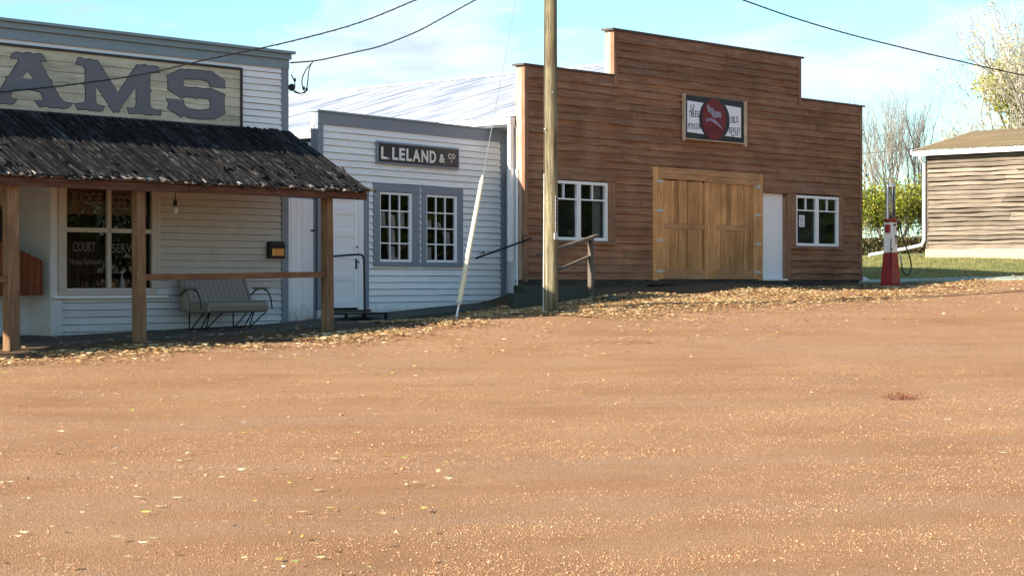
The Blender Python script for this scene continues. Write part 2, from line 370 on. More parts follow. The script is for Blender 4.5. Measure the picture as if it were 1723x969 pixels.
def mat_ground():
    m, nt, b, _ = new_mat('red_shale_gravel')
    mp = coords(nt); rut = coords(nt, (.14, 1.0, 1), (0, 0, -R(26)))
    # base tone, drifts of loose gravel and darker packed wheel tracks
    n0 = noise(nt, mp, .55, 6, .6); r0 = ramp(nt, [(.30, (.405, .208, .098)), (.5, (.475, .252, .122)), (.70, (.525, .30, .155))]); nt.links.new(n0.outputs[0], r0.inputs[0])
    nr = noise(nt, rut, 3.4, 6, .7); rr = ramp(nt, [(.40, (.965, .95, .93)), (.47, (1, 1, 1)), (.62, (1.04, 1.04, 1.04))]); nt.links.new(nr.outputs[0], rr.inputs[0])
    c = mixc(nt, 1, r0.outputs[0], rr.outputs[0], 'MULTIPLY')
    ng = noise(nt, mp, 62, 5, .8); rg = ramp(nt, [(.36, (.42, .35, .30)), (.48, (1, 1, 1)), (.64, (1.38, 1.42, 1.46))]); nt.links.new(ng.outputs[0], rg.inputs[0])
    c = mixc(nt, .9, c, rg.outputs[0], 'MULTIPLY')
    vo = N(nt, 'TexVoronoi'); vo.inputs['Scale'].default_value = 85; nt.links.new(mp.outputs[0], vo.inputs['Vector'])
    rv = ramp(nt, [(.0, (.24, .11, .06)), (.35, (.42, .22, .12)), (.7, (.56, .35, .21)), (1, (.72, .55, .40))])
    nt.links.new(vo.outputs['Color'], rv.inputs[0])
    npz = noise(nt, rut, 1.1, 7, .75); rp = ramp(nt, [(.47, (0, 0, 0)), (.58, (1, 1, 1))]); nt.links.new(npz.outputs[0], rp.inputs[0])
    c = mixc(nt, math_(nt, 'MULTIPLY', rp.outputs[0], .7), c, rv.outputs[0])
    # verge of dark soil against the buildings (layout attribute)
    at = N(nt, 'Attribute', attribute_name='soil')
    ns = noise(nt, mp, 3, 5, .7); f = math_(nt, 'ADD', at.outputs['Fac'], math_(nt, 'SUBTRACT', ns.outputs[0], .5))
    rs = ramp(nt, [(.40, (0, 0, 0)), (.62, (1, 1, 1))]); nt.links.new(f, rs.inputs[0])
    nsb = noise(nt, mp, 12, 6, .7); rsb = ramp(nt, [(.3, (.10, .062, .036)), (.7, (.26, .165, .095))]); nt.links.new(nsb.outputs[0], rsb.inputs[0])
    c = mixc(nt, rs.outputs[0], c, rsb.outputs[0])
    nt.links.new(c, b.inputs['Base Color']); b.inputs['Roughness'].default_value = .9; b.inputs['Specular IOR Level'].default_value = .2
    h = math_(nt, 'ADD', math_(nt, 'MULTIPLY', vo.outputs['Distance'], -.8), math_(nt, 'MULTIPLY', ng.outputs[0], 1.2))
    bump(nt, b, h, 1.0, .028); return m
M['ground'] = mat_ground()
def mat_lawn():
    m, nt, b, _ = new_mat('lawn_soil')
    n1 = noise(nt, coords(nt), 1.3, 7, .7); r = ramp(nt, [(.3, (.06, .08, .022)), (.5, (.14, .155, .045)), (.7, (.27, .235, .09))]); nt.links.new(n1.outputs[0], r.inputs[0])
    nt.links.new(r.outputs[0], b.inputs['Base Color']); b.inputs['Roughness'].default_value = .9; bump(nt, b, n1.outputs[0], .8, .05); return m
M['lawn'] = mat_lawn()
M['grass'] = leafm('grass_blades', [(.09, .11, .03), (.21, .21, .06), (.38, .33, .12), (.52, .43, .20)], .3)
M['dryleaf'] = leafm('fallen_leaf', [(.16, .07, .035), (.38, .20, .085), (.58, .36, .155), (.70, .49, .24), (.78, .63, .39), (.46, .25, .10)], .10)
M['pebble'] = leafm('pebbles', [(.24, .10, .05), (.40, .20, .10), (.50, .28, .15), (.60, .40, .25), (.44, .23, .11)], 0)

# ------------------------------------------------------------------ clapboards
def cut_rows(z0, z1, holes):
    zs = sorted({z0, z1, *[h[k] for h in holes for k in (2, 3) if z0 < h[k] < z1]})
    return list(zip(zs[:-1], zs[1:]))
def cut_cols(x0, x1, za, zb, holes):
    iv = [(x0, x1)]
    for h in holes:
        if h[2] < zb-1e-6 and h[3] > za+1e-6:
            new = []
            for a, b in iv:
                if h[1] <= a or h[0] >= b: new.append((a, b)); continue
                if h[0] > a: new.append((a, h[0]))
                if h[1] < b: new.append((h[1], b))
            iv = new
    return [(a, b) for a, b in iv if b-a > .01]
def clap(mb, x0, x1, z0, z1, ex, holes=(), tb=.020, tt=.006, back=.03, wob=0.0, joint=(3, 5), seg=None, rag=0, gap=0.0):
    n = max(1, round((z1-z0)/ex)); ex = (z1-z0)/n
    for k in range(n):
        za, zb = z0+k*ex, z0+(k+1)*ex
        x = x0; bounds = [x0]
        while True:
            x += rnd.uniform(*joint)
            if x >= x1-.6: break
            bounds.append(x)
        bounds.append(x1)
        for b0, b1 in zip(bounds[:-1], bounds[1:]):
            ph = rnd.uniform(0, 99); tilt = rnd.uniform(-1, 1)*wob*.5; tk = 1+rnd.uniform(-.5, .8)*rag
            for (ra, rb) in cut_rows(za, zb, holes):
                for (a, b) in cut_cols(b0+.002, b1-.002, ra, rb, holes):
                    m = 1 if not seg else max(1, int((b-a)/seg)); i0 = len(mb.v)
                    fa = (ra-za)/ex; fb = (rb-za)/ex
                    top = rb + (.02 if abs(rb-zb) < 1e-6 and k < n-1 and not gap else 0)
                    for j in range(m+1):
                        xx = a+(b-a)*j/m; dz = 0
                        if gap and abs(ra-za) < 1e-6 and k > 0: dz = gap+.3*gap*math.sin(xx*3+ph)
                        elif wob and abs(ra-za) < 1e-6 and k > 0:
                            dz = wob*(math.sin(xx*2.3+ph)*.5+math.sin(xx*5.1+ph*2)*.35+math.sin(xx*11+ph*3)*.3)+tilt
                        th = tb*tk*(1+(.25*math.sin(xx*3.7+ph) if wob else 0))
                        ya = -(th*(1-fa)+tt*fa); yb = -(th*(1-fb)+tt*fb)
                        mb.v += [(xx, ya, ra+dz), (xx, yb, top), (xx, back, top), (xx, back, ra+dz)]
                    for j in range(m):
                        p = i0+4*j; q = p+4
                        mb.f += [(p, q, q+1, p+1), (p+1, q+1, q+2, p+2), (p+3, p+2, q+2, q+3), (p, p+3, q+3, q)]
                    mb.f.append((i0, i0+1, i0+2, i0+3)); e = i0+4*m; mb.f.append((e+3, e+2, e+1, e))
def text(mb, s, x0, x1, z0, z1, y, th=.006, bold=0.0, slant=0.0, shear=0.0):
    cu = bpy.data.curves.new('t', 'FONT'); cu.body = s; cu.extrude = .5; cu.resolution_u = 3; cu.offset = bold
    o = bpy.data.objects.new('t', cu); me = bpy.data.meshes.new_from_object(o)
    vs = np.array([v.co[:] for v in me.vertices]); mn = vs.min(0); mx = vs.max(0)
    X = x0+(vs[:, 0]-mn[0])/(mx[0]-mn[0])*(x1-x0); Z = z0+(vs[:, 1]-mn[1])/(mx[1]-mn[1])*(z1-z0)
    Z = Z + (X-x0)*slant; X = X + (Z-z0)*shear
    Y = np.where(vs[:, 2] > 0, y-th, y)
    i = len(mb.v); mb.v += list(zip(X.tolist(), Y.tolist(), Z.tolist()))
    mb.f += [tuple(i+k for k in p.vertices) for p in me.polygons]
    bpy.data.objects.remove(o); bpy.data.curves.remove(cu); bpy.data.meshes.remove(me)
def word(mb, s, x0, x1, z0, z1, y, th, bold, slant=0.0):
    wd = [.45 if c in 'I' else (1.25 if c in 'MW' else 1.0) for c in s]; gap = .28; tot = sum(wd)+gap*(len(s)-1); k = (x1-x0)/tot; x = x0
    for c, q in zip(s, wd): text(mb, c, x, x+q*k, z0+(x-x0)*slant, z1+(x-x0)*slant, y, th, bold); x += (q+gap)*k
def inset(poly, d):
    """grow a polygon outwards by d (poly in x,z)"""
    a = sum(p[0]*q[1]-q[0]*p[1] for p, q in zip(poly, poly[1:]+poly[:1]))
    sg = 1 if a > 0 else -1; out = []; n = len(poly)
    for i in range(n):
        p0, p1, p2 = poly[i-1], poly[i], poly[(i+1) % n]
        e1 = Vector((p1[0]-p0[0], p1[1]-p0[1])); e2 = Vector((p2[0]-p1[0], p2[1]-p1[1]))
        if e1.length < 1e-6: e1 = e2
        if e2.length < 1e-6: e2 = e1
        e1.normalize(); e2.normalize()
        nn = Vector((e1.y+e2.y, -e1.x-e2.x)); nn = nn.normalized() if nn.length > 1e-6 else Vector((e1.y, -e1.x))
        out.append((p1[0]+sg*nn.x*d, p1[1]+sg*nn.y*d))
    return out
def window_box(parent, u0, u1, z0, z1, depth, m, name='room_lining'):
    """the dark room seen behind a window: a back board and four returns"""
    mb = MB(); e = .12
    mb.box(u0-e, u1+e, .05+depth, .08+depth, z0-e, z1+e)
    mb.box(u0-e-.03, u0-e, .05, .05+depth, z0-e, z1+e); mb.box(u1+e, u1+e+.03, .05, .05+depth, z0-e, z1+e)
    mb.box(u0-e, u1+e, .05, .05+depth, z0-e-.03, z0-e); mb.box(u0-e, u1+e, .05, .05+depth, z1+e, z1+e+.03)
    return mb.build(name, m, parent)

# ================================================================== GROUND
def axis(lo, hi, step, far_lo, far_hi):
    core = list(np.arange(lo, hi+1e-6, step)); a = []; d = step; x = lo
    while x > far_lo: d *= 1.35; x -= d; a.append(x)
    b = []; d = step; x = hi
    while x < far_hi: d *= 1.35; x += d; b.append(x)
    return np.array(a[::-1]+core+b)
gx = axis(-11, 16, .11, -420, 420); gy = axis(7, 53, .11, -300, 520)
GX, GY = np.meshgrid(gx, gy, indexing='ij'); GZ = ground(GX, GY)
nx, ny = GX.shape
gv = np.c_[GX.ravel(), GY.ravel(), GZ.ravel()]
idx = np.arange(nx*ny).reshape(nx, ny)
gf = np.stack([idx[:-1, :-1], idx[1:, :-1], idx[1:, 1:], idx[:-1, 1:]], -1).reshape(-1, 4)
cx = gv[gf, 0].mean(1); cy = gv[gf, 1].mean(1)
cu_, cv_ = loc('G', cx, cy)
lawnmask = (cu_ > 13.0) & (cy > 50.0) & (cv_ > -9)
def split_sheet(name, faces, m):
    used = np.unique(faces); remap = -np.ones(len(gv), int); remap[used] = np.arange(len(used))
    o = fastmesh(name, gv[used], remap[faces], m); tag(o, kind='structure'); o.data.polygons.foreach_set('use_smooth', [True]*len(faces))
    return o, used
road, used = split_sheet('dirt_road', gf[~lawnmask], M['ground'])
lawn, _ = split_sheet('lawn', gf[lawnmask], M['lawn'])
ru, rv_ = loc('G', gv[used, 0], gv[used, 1]); su, sv = loc('S', gv[used, 0], gv[used, 1]); lu, lv = loc('L', gv[used, 0], gv[used, 1])
d1 = np.where(ru > -1, -rv_, 9); d2 = np.where(su < 1.2, -sv-1.6, 9); d3 = np.where((lu > -1) & (lu < 7), -lv-.6, 9)
dd = np.minimum(np.minimum(d1, d2), d3)
soil = np.clip(1.0-(dd-.6)/1.9, 0, 1)
at = road.data.attributes.new('soil', 'FLOAT', 'POINT'); at.data.foreach_set('value', soil.astype(np.float32))

# ================================================================== STORE WITH PORCH (frame S)
saloon = thing('porch_store', 'white false-fronted store with grey cornice and ragged dark shake roof over its porch', 'building', 'S')  # store and porch lengthened out of view at left to block sky light
HW = (-4.82, -3.08, -.13, 1.66)
mb = MB(); clap(mb, -14, -.15, 2.72, 3.88, .118, tb=.030, tt=.003, gap=.010, seg=.5); mb.build('parapet_wall', M['white'], saloon)
mb = MB(); clap(mb, -5.0, -.15, -1.1, -.13, .121, tb=.030, tt=.003, gap=.010, seg=.5)
o = mb.build('front_wall', M['porchwhite'], saloon)
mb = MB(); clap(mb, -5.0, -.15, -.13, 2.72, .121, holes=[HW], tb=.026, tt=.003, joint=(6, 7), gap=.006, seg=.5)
o = mb.build('upper_wall', M['shadetan'], saloon)
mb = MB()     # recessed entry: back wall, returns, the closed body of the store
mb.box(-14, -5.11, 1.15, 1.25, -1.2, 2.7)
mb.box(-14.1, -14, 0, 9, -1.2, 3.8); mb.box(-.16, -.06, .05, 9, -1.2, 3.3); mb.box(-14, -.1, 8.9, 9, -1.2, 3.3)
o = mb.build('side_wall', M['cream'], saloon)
mb = MB(); clap(mb, -14, -5.13, -1.1, -.25, .12, tb=.016); 
for i in range(len(mb.v)): mb.v[i] = (mb.v[i][0], mb.v[i][1]+.62, mb.v[i][2])
mb.build('entry_apron', M['porchwhite'], saloon)
mb = MB(); mb.box(-5.13, -5.0, -.035, 1.15, -1.1, 1.75); mb.box(-5.0, -4.9, -.035, .03, -1.1, -.3)
mb.each('entry_return', M['porchwhite'], saloon)
mb = MB(); mb.box(-13.9, -.16, .034, .075, 2.6, 3.86); mb.build('parapet_backing', M['sill'], saloon)
mb = MB(); mb.box(-14, -.1, .1, 9, 3.3, 3.36); mb.build('flat_roof', M['sill'], saloon)
mb = MB()
mb.box(-14, .08, -.16, .12, 4.13, 4.18); mb.box(-14, .03, -.10, .06, 4.03, 4.128); mb.box(-14, .015, -.05, .06, 3.86, 4.028)
mb.build('cornice', M['teal'], saloon, bevel=.004)
mb = MB(); mb.box(-.15, .01, -.035, .14, -1.05, 3.858); mb.each('corner_board', M['greyblue'], saloon)
mb = MB(); mb.box(-14, -.152, -.03, .03, 2.70, 2.80); mb.build('roof_trim', M['white'], saloon)
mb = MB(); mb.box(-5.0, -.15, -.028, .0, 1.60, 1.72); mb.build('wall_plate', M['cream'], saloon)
# shop window
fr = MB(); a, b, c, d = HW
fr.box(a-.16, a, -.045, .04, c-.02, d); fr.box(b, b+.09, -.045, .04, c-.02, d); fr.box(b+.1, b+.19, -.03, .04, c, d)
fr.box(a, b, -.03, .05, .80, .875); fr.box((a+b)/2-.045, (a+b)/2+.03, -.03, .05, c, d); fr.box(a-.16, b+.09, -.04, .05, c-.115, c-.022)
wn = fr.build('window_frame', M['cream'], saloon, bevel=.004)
sb = MB(); sb.box(a-.28, b+.30, -.11, .03, c-.165, c-.12); sb.build('window_sill', M['white'], saloon, bevel=.004)
pn = MB(); pn.quad((a, .02, c), (b, .02, c), (b, .02, d), (a, .02, d)); pane = pn.build('window_pane', M['glass'], saloon)
lt = MB(); text(lt, 'JUDGE', -4.70, -4.08, 1.23, 1.46, .012, .004, .0); text(lt, 'SED', -3.90, -3.47, 1.19, 1.43, .012, .004, .0); text(lt, 'D', -3.45, -3.3, 1.19, 1.43, .012, .004, .0)
text(lt, 'COURT', -4.66, -4.22, .48, .64, .012, .004, .0); text(lt, 'SERVICE', -3.88, -3.20, .47, .62, .012, .004, .0)
text(lt, 'Henry Kirkland', -4.72, -4.12, .24, .36, .012, .004, .0)
lt.each('window_letter', plain('faded_gilt', (.15, .12, .09), .7), pane)
window_box(saloon, a, b, c, d, 1.6, M['reddark'])
bl = MB(); bl.box(a, b, .10, .115, 1.10, 1.66); bl.build('roller_blind', M['underside'], saloon)
cr = MB()
for k in range(40):
    x = a-.05+(b-a+.1)*k/39; cr.box(x, x+.036, .34+.02*math.sin(k*1.7), .37+.02*math.sin(k*1.7), -.25, .62 if k < 22 else .0)
cr.build('window_curtain', M['reddark'], saloon)
# planked stall front hanging in the entry recess, dark hatch behind
mb = MB()
x = -9.0
while x < -5.28:
    zt = .62 if x < -6.0 else .62-(x+6.0)*.42
    x2 = min(x+.115, -5.27); zt2 = .62 if x2 < -6.0 else .62-(x2+6.0)*.42
    mb.prism([(x+.004, -.24), (x2-.004, -.24), (x2-.004, zt2), (x+.004, zt)], -.03, 0); x += .115
mb.build('plank_screen', M['stall'], saloon)
mb = MB(); mb.box(-5.55, -5.05-.15, 1.12, 1.148, .45, 1.18); mb.build('entry_hatch', M['dark'], saloon)
mb = MB(); mb.box(-5.62, -5.55, 1.09, 1.15, .4, 1.25); mb.box(-5.2, -5.14, 1.09, 1.15, .4, 1.25); mb.box(-5.62, -5.14, 1.09, 1.15, 1.18, 1.25); mb.each('hatch_trim', M['underside'], saloon)
# porch: posts, rail, fascia, rafters
for u, wd in ((-10.2, .18), (-7.10, .20), (-4.755, .17), (-.735, .165)):
    X, Y, _ = w('S', u, -1.9); g = float(gz(X, Y)); mb = MB()
    mb.hexa([(u-wd/2, -1.9-.09, g-.1), (u+wd/2, -1.9-.09, g-.1), (u+wd/2, -1.9+.09, g-.1), (u-wd/2, -1.9+.09, g-.1),
             (u-wd/2-.015, -1.9-.085, 1.46), (u+wd/2-.03, -1.9-.085, 1.46), (u+wd/2-.03, -1.9+.085, 1.46), (u-wd/2-.015, -1.9+.085, 1.46)])
    mb.build('porch_post', M['post'], saloon, bevel=.012)
mb = MB(); mb.beam((-4.68, -1.93, .05), (-.80, -1.93, .105), .045, .10); mb.each('porch_rail', M['rail'], saloon, bevel=.004)
mb = MB(); mb.beam((-9, -1.93, -.02), (-7.19, -1.93, .02), .045, .10); mb.each('porch_rail', M['rail'], saloon, bevel=.004)
mb = MB(); mb.box(-14, -3.95, -2.12, -2.07, 1.40, 1.535); mb.box(-3.94, .0, -2.125, -2.07, 1.41, 1.53); mb.box(-14, -.02, -1.99, -1.83, 1.46, 1.60)
mb.each('porch_fascia', M['fascia'], saloon, bevel=.004)
ZT, ZE, VE = 2.73, 1.565, -2.17
def rz(v): return ZT+(ZE-ZT)*(v/VE)
mb = MB()
for k in range(24):
    u = -13.6+k*.59
    mb.hexa([(u, -2.06, rz(-2.06)-.13), (u+.05, -2.06, rz(-2.06)-.13), (u+.05, 0, ZT-.13), (u, 0, ZT-.13),
             (u, -2.06, rz(-2.06)-.04), (u+.05, -2.06, rz(-2.06)-.04), (u+.05, 0, ZT-.04), (u, 0, ZT-.04)])
mb.each('porch_rafter', M['underside'], saloon)
mb = MB()
mb.hexa([(-14, VE+.03, rz(VE+.03)-.035), (.03, VE+.03, rz(VE+.03)-.035), (.03, .0, ZT-.035), (-14, .0, ZT-.035),
         (-14, VE+.03, rz(VE+.03)-.01), (.03, VE+.03, rz(VE+.03)-.01), (.03, .0, ZT-.01), (-14, .0, ZT-.01)])
mb.build('porch_roof_deck', M['underside'], saloon)
# long weathered shakes in overlapping courses, warped and split
mb = MB(); sl = math.hypot(VE, ZT-ZE)
def strip(mb, u, wd, s0, s1, lift, cup, sk, K=8, wav=.006, th=.014):
    i0 = len(mb.v); ph = rnd.uniform(0, 9)
    for q in range(K+1):
        t = s0+(s1-s0)*q/K; v = VE*t; z = rz(v)+lift+wav*math.sin(q*1.3+ph)+rnd.uniform(-.002, .002); o_ = sk*q/K+.006*math.sin(q*1.9+ph); r_ = rnd.uniform(-.02, .02) if q == K else 0
        mb.v += [(u+o_, v+r_, z+cup), (u+wd/2+o_, v+r_*.3, z), (u+wd+o_, v-r_, z+cup*.7), (u+wd+o_, v-r_, z-th), (u+wd/2+o_, v, z-th), (u+o_, v+r_, z-th)]
    for q in range(K):
        p = i0+6*q
        for e in range(6): mb.f.append((p+e, p+(e+1) % 6, p+6+(e+1) % 6, p+6+e))
    mb.f.append(tuple(i0+6*K+e for e in range(6))); mb.f.append(tuple(i0+e for e in reversed(range(6))))
u = -14.0      # long warped boards laid down the slope
while u < .0:
    wd = rnd.uniform(.09, .20); strip(mb, u, min(wd, .08-u), rnd.uniform(0, .03), 1+rnd.uniform(-.03, .03), .015+rnd.random()*.02, rnd.uniform(.002, .018), rnd.uniform(-.02, .02), wav=.003); u += wd*.97
u = -14.0      # battens, split edges and slivers of bark
while u < .02:
    s0 = rnd.choice((0, 0, rnd.random()*.6)); s1 = rnd.choice((1.0, 1.0, min(1, s0+rnd.uniform(.25, .7))))
    strip(mb, u, rnd.uniform(.02, .05), s0, s1+rnd.uniform(-.02, .02), .036+rnd.random()*.012, rnd.uniform(.0, .010), rnd.uniform(-.03, .03), K=8, wav=.004); u += rnd.uniform(.10, .26)
for k in range(110):
    t_ = rnd.random()**.5; l = rnd.uniform(.02, .10); strip(mb, rnd.uniform(-9.5, 0), rnd.uniform(.02, .07), t_, min(1.02, t_+l), .055+rnd.random()*.02, rnd.uniform(0, .02), rnd.uniform(-.06, .06), K=2, wav=.012)
mb.build('porch_shake_roof', M['shake'], saloon)
# the frayed eave: pale broken shake ends catching the sun
mb = MB(); u = -9
while u < .05:
    wd = rnd.uniform(.05, .16); ln = rnd.uniform(.03, .11)*(1.6 if rnd.random() < .15 else 1); z = ZE+rnd.uniform(-.02, .03)
    if rnd.random() < .55:
        n = 6; i0 = len(mb.v); ci = rnd.uniform(.01, .035)
        for q in range(n+1):
            t = q/n; arc = ci*math.sin(math.pi*t); x = u+wd*t
            mb.v += [(x, VE+.10, z+arc+.035), (x, VE-ln*rnd.uniform(.3, 1), z+arc-.02), (x, VE+.10, z+arc+.02), (x, VE-ln*.3, z+arc-.035)]
        for q in range(n):
            p = i0+4*q; mb.f += [(p, p+1, p+5, p+4), (p+1, p+3, p+7, p+5), (p+3, p+2, p+6, p+7)]
    u += wd*rnd.uniform(.7, 1.3)
mb.build('ragged_eave', wood('pale_split_shake', (.03, .028, .026), (.13, .12, .11), (.62, .58, .54), (3, 1.5, 3), .8, .6), saloon)

# porch floor
pts = [(-14, -1.2), (-9, -1.06), (-7.1, -1.01), (-4.75, -.955), (-2.5, -.895), (-.7, -.85), (.35, -.81), (1.0, -.79)]
mb = MB()
for (a, za), (b, zb) in zip(pts[:-1], pts[1:]):
    mb.hexa([(a, -1.55, za-.3), (b, -1.55, zb-.3), (b, 1.2, zb-.3), (a, 1.2, za-.3), (a, -1.55, za+.035), (b, -1.55, zb+.035), (b, 1.2 if b < 0 else .35, zb+.075), (a, 1.2, za+.075)])
o = mb.build('porch_path', M['porchfloor']); o.location = w('S', 0, 0); o.rotation_euler = (0, 0, R(48)); tag(o, kind='structure')

# big AMS sign
sg = thing('painted_sign', 'long cream board sign with big grey western letters AMS above the porch roof', 'sign', 'S', (-4, -.03, 2.7))
mb = MB(); z = 2.74
for k in range(6):
    z2 = z+(3.75-2.74)/6; mb.box(-14, -1.15, -.055-.002*(k % 2), -.025, z+.004, z2-.004); z = z2
mb.build('sign_board', M['signcream'], sg)
mb = MB(); mb.box(-14, -1.11, -.08, -.02, 3.745, 3.79); mb.box(-14, -1.11, -.08, -.02, 2.70, 2.742); mb.box(-1.155, -1.11, -.079, -.021, 2.743, 3.744)
mb.each('sign_frame', M['signframe'], sg)
LET = {
  'A': [(-5.9, 3.55), (-5.88, 3.61), (-5.83, 3.65), (-5.75, 3.66), (-5.68, 3.64), (-5.6, 3.67), (-5.53, 3.67), (-5.48, 3.65), (-5.4, 3.67), (-5.32, 3.67), (-5.27, 3.62), (-5.22, 3.56), (-5.35, 3.55), (-5.29, 3.45), (-5.17, 3.27), (-5.12, 3.26), (-5.13, 3.21), (-5.04, 3.09), (-4.97, 2.99), (-4.9, 2.93), (-4.81, 2.91), (-4.71, 2.92), (-4.78, 2.86), (-4.85, 2.83), (-4.93, 2.82), (-5.0, 2.83), (-5.08, 2.82), (-5.18, 2.82), (-5.24, 2.84), (-5.31, 2.82), (-5.37, 2.82), (-5.45, 2.91), (-5.27, 2.92), (-5.32, 3.02), (-5.36, 3.06), (-5.53, 3.08), (-5.83, 3.07), (-5.9, 2.98), (-5.9, 2.92), (-5.86, 2.91), (-5.78, 2.91), (-5.85, 2.83), (-5.94, 2.82), (-6.01, 2.83), (-6.08, 2.82), (-6.19, 2.82), (-6.28, 2.84), (-6.35, 2.86), (-6.21, 2.9), (-6.1, 3.03), (-5.98, 3.21), (-6.0, 3.25), (-5.94, 3.25), (-5.82, 3.42), (-5.75, 3.53), (-5.76, 3.56)],
  'Ah': [(-5.6, 3.37), (-5.49, 3.25), (-5.69, 3.25)],
  'M': [(-4.61, 3.67), (-4.54, 3.67), (-4.47, 3.65), (-4.39, 3.67), (-4.31, 3.65), (-4.23, 3.66), (-4.19, 3.62), (-4.13, 3.54), (-3.81, 3.15), (-3.53, 3.51), (-3.42, 3.65), (-3.35, 3.65), (-3.26, 3.67), (-3.17, 3.65), (-3.08, 3.66), (-2.97, 3.65), (-2.94, 3.56), (-3.04, 3.56), (-3.12, 3.54), (-3.15, 3.5), (-3.15, 3.27), (-3.11, 3.24), (-3.15, 3.2), (-3.15, 2.98), (-3.11, 2.93), (-3.01, 2.91), (-2.9, 2.92), (-2.92, 2.83), (-3.04, 2.84), (-3.14, 2.82), (-3.24, 2.83), (-3.33, 2.84), (-3.4, 2.84), (-3.58, 2.82), (-3.62, 2.91), (-3.51, 2.91), (-3.45, 2.93), (-3.43, 2.99), (-3.44, 3.28), (-3.76, 2.91), (-3.79, 2.83), (-3.85, 2.84), (-3.9, 2.82), (-3.97, 2.91), (-4.26, 3.24), (-4.26, 2.96), (-4.23, 2.92), (-4.16, 2.91), (-4.08, 2.91), (-4.13, 2.83), (-4.21, 2.82), (-4.3, 2.83), (-4.38, 2.82), (-4.44, 2.84), (-4.52, 2.83), (-4.62, 2.82), (-4.67, 2.91), (-4.57, 2.92), (-4.5, 2.93), (-4.47, 2.95), (-4.46, 3.19), (-4.5, 3.25), (-4.47, 3.26), (-4.47, 3.5), (-4.52, 3.56), (-4.66, 3.56)],
  'S': [(-2.48, 3.66), (-2.44, 3.65), (-2.3, 3.66), (-2.06, 3.67), (-1.84, 3.66), (-1.81, 3.67), (-1.5, 3.53), (-1.52, 3.48), (-1.49, 3.4), (-1.84, 3.4), (-1.84, 3.44), (-1.9, 3.49), (-2.0, 3.51), (-2.2, 3.51), (-2.39, 3.5), (-2.44, 3.46), (-2.44, 3.39), (-2.4, 3.35), (-2.3, 3.35), (-2.16, 3.36), (-2.14, 3.37), (-2.11, 3.36), (-1.95, 3.35), (-1.83, 3.37), (-1.5, 3.29), (-1.52, 3.23), (-1.52, 3.01), (-1.49, 2.96), (-1.76, 2.84), (-1.83, 2.84), (-2.06, 2.82), (-2.3, 2.83), (-2.43, 2.86), (-2.48, 2.83), (-2.77, 2.96), (-2.75, 3.03), (-2.76, 3.09), (-2.81, 3.13), (-2.41, 3.12), (-2.43, 3.07), (-2.38, 3.01), (-2.29, 2.98), (-2.08, 2.97), (-1.92, 2.99), (-1.84, 3.02), (-1.83, 3.08), (-1.84, 3.16), (-1.9, 3.19), (-2.11, 3.19), (-2.14, 3.17), (-2.17, 3.19), (-2.34, 3.19), (-2.43, 3.18), (-2.45, 3.15), (-2.77, 3.29), (-2.76, 3.36), (-2.76, 3.47), (-2.79, 3.51)],
}
for kname in 'AMS':
    po = LET[kname]; mb = MB(); mb.prism(inset(po, .013), -.0605, -.056)
    e = mb.build('letter', M['signdark'], sg)
    mb = MB(); mb.prism(po, -.064, -.0607); mb.build('letter_face', M['signgrey'], e)
    if kname == 'A':
        mb = MB(); mb.prism(inset(LET['Ah'], .012), -.0648, -.0642); mb.build('letter_eye_outline', M['signdark'], e)
        mb = MB(); mb.prism(LET['Ah'], -.0656, -.0650); mb.build('letter_eye', M['signcream'], e)

# mailbox, lamp, bottle
t = thing('mailbox', 'small black wall mailbox with a brass front on the porch wall', 'mailbox', 'S', (-.32, -.05, .4))
mb = MB(); mb.prism([(-.51, .40), (-.14, .40), (-.14, .66), (-.17, .71), (-.48, .71), (-.51, .66)], -.12, -.022); mb.build('box', M['black'], t, bevel=.008)
mb = MB(); mb.prism([(-.46, .44), (-.18, .44), (-.18, .585), (-.46, .585)], -.14, -.122); mb.build('front_plate', plain('brass_plate', (.50, .28, .10), .3, .8), t, bevel=.01)
mb = MB(); mb.box(-.50, -.15, -.15, -.12, .62, .645); mb.build('lid', M['black'], t, bevel=.004)
t = thing('porch_lamp', 'bare glass bulb lamp hanging under the porch roof', 'lamp', 'S', (-2.95, -.5, 1.2))
mb = MB(); mb.tube([(-2.95, -.5, 2.33), (-2.95, -.5, 1.36)], .008, 6); mb.build('cord', M['black'], t)
mb = MB(); mb.lathe((-2.95, -.5, 1.26), [(.02, 0), (.035, .02), (.035, .09), (.015, .11)], 14); mb.build('socket', M['black'], t)
mb = MB(); mb.lathe((-2.95, -.5, 1.13), [(.005, 0), (.03, .01), (.05, .045), (.045, .085), (.025, .13)], 16); mb.build('bulb', plain('bulb_glass', (.72, .72, .7), .1), t, smooth=True)
t = MB(); t.lathe((0, 0, 0), [(.001, 0), (.05, 0), (.055, .02), (.055, .13), (.022, .20), (.018, .27), (.025, .275), (.02, .29)], 16)
o = t.build('bottle', plain('bottle_grey', (.42, .42, .40), .25), smooth=True); o.location = w('S', -3.60, .12, -.145)
tag(o, 'pale glass bottle standing inside the court window', 'bottle')
t = MB(); t.box(-3.9, -3.2, .05, .25, -.19, -.147); t.build('window_shelf', M['underside'], saloon)

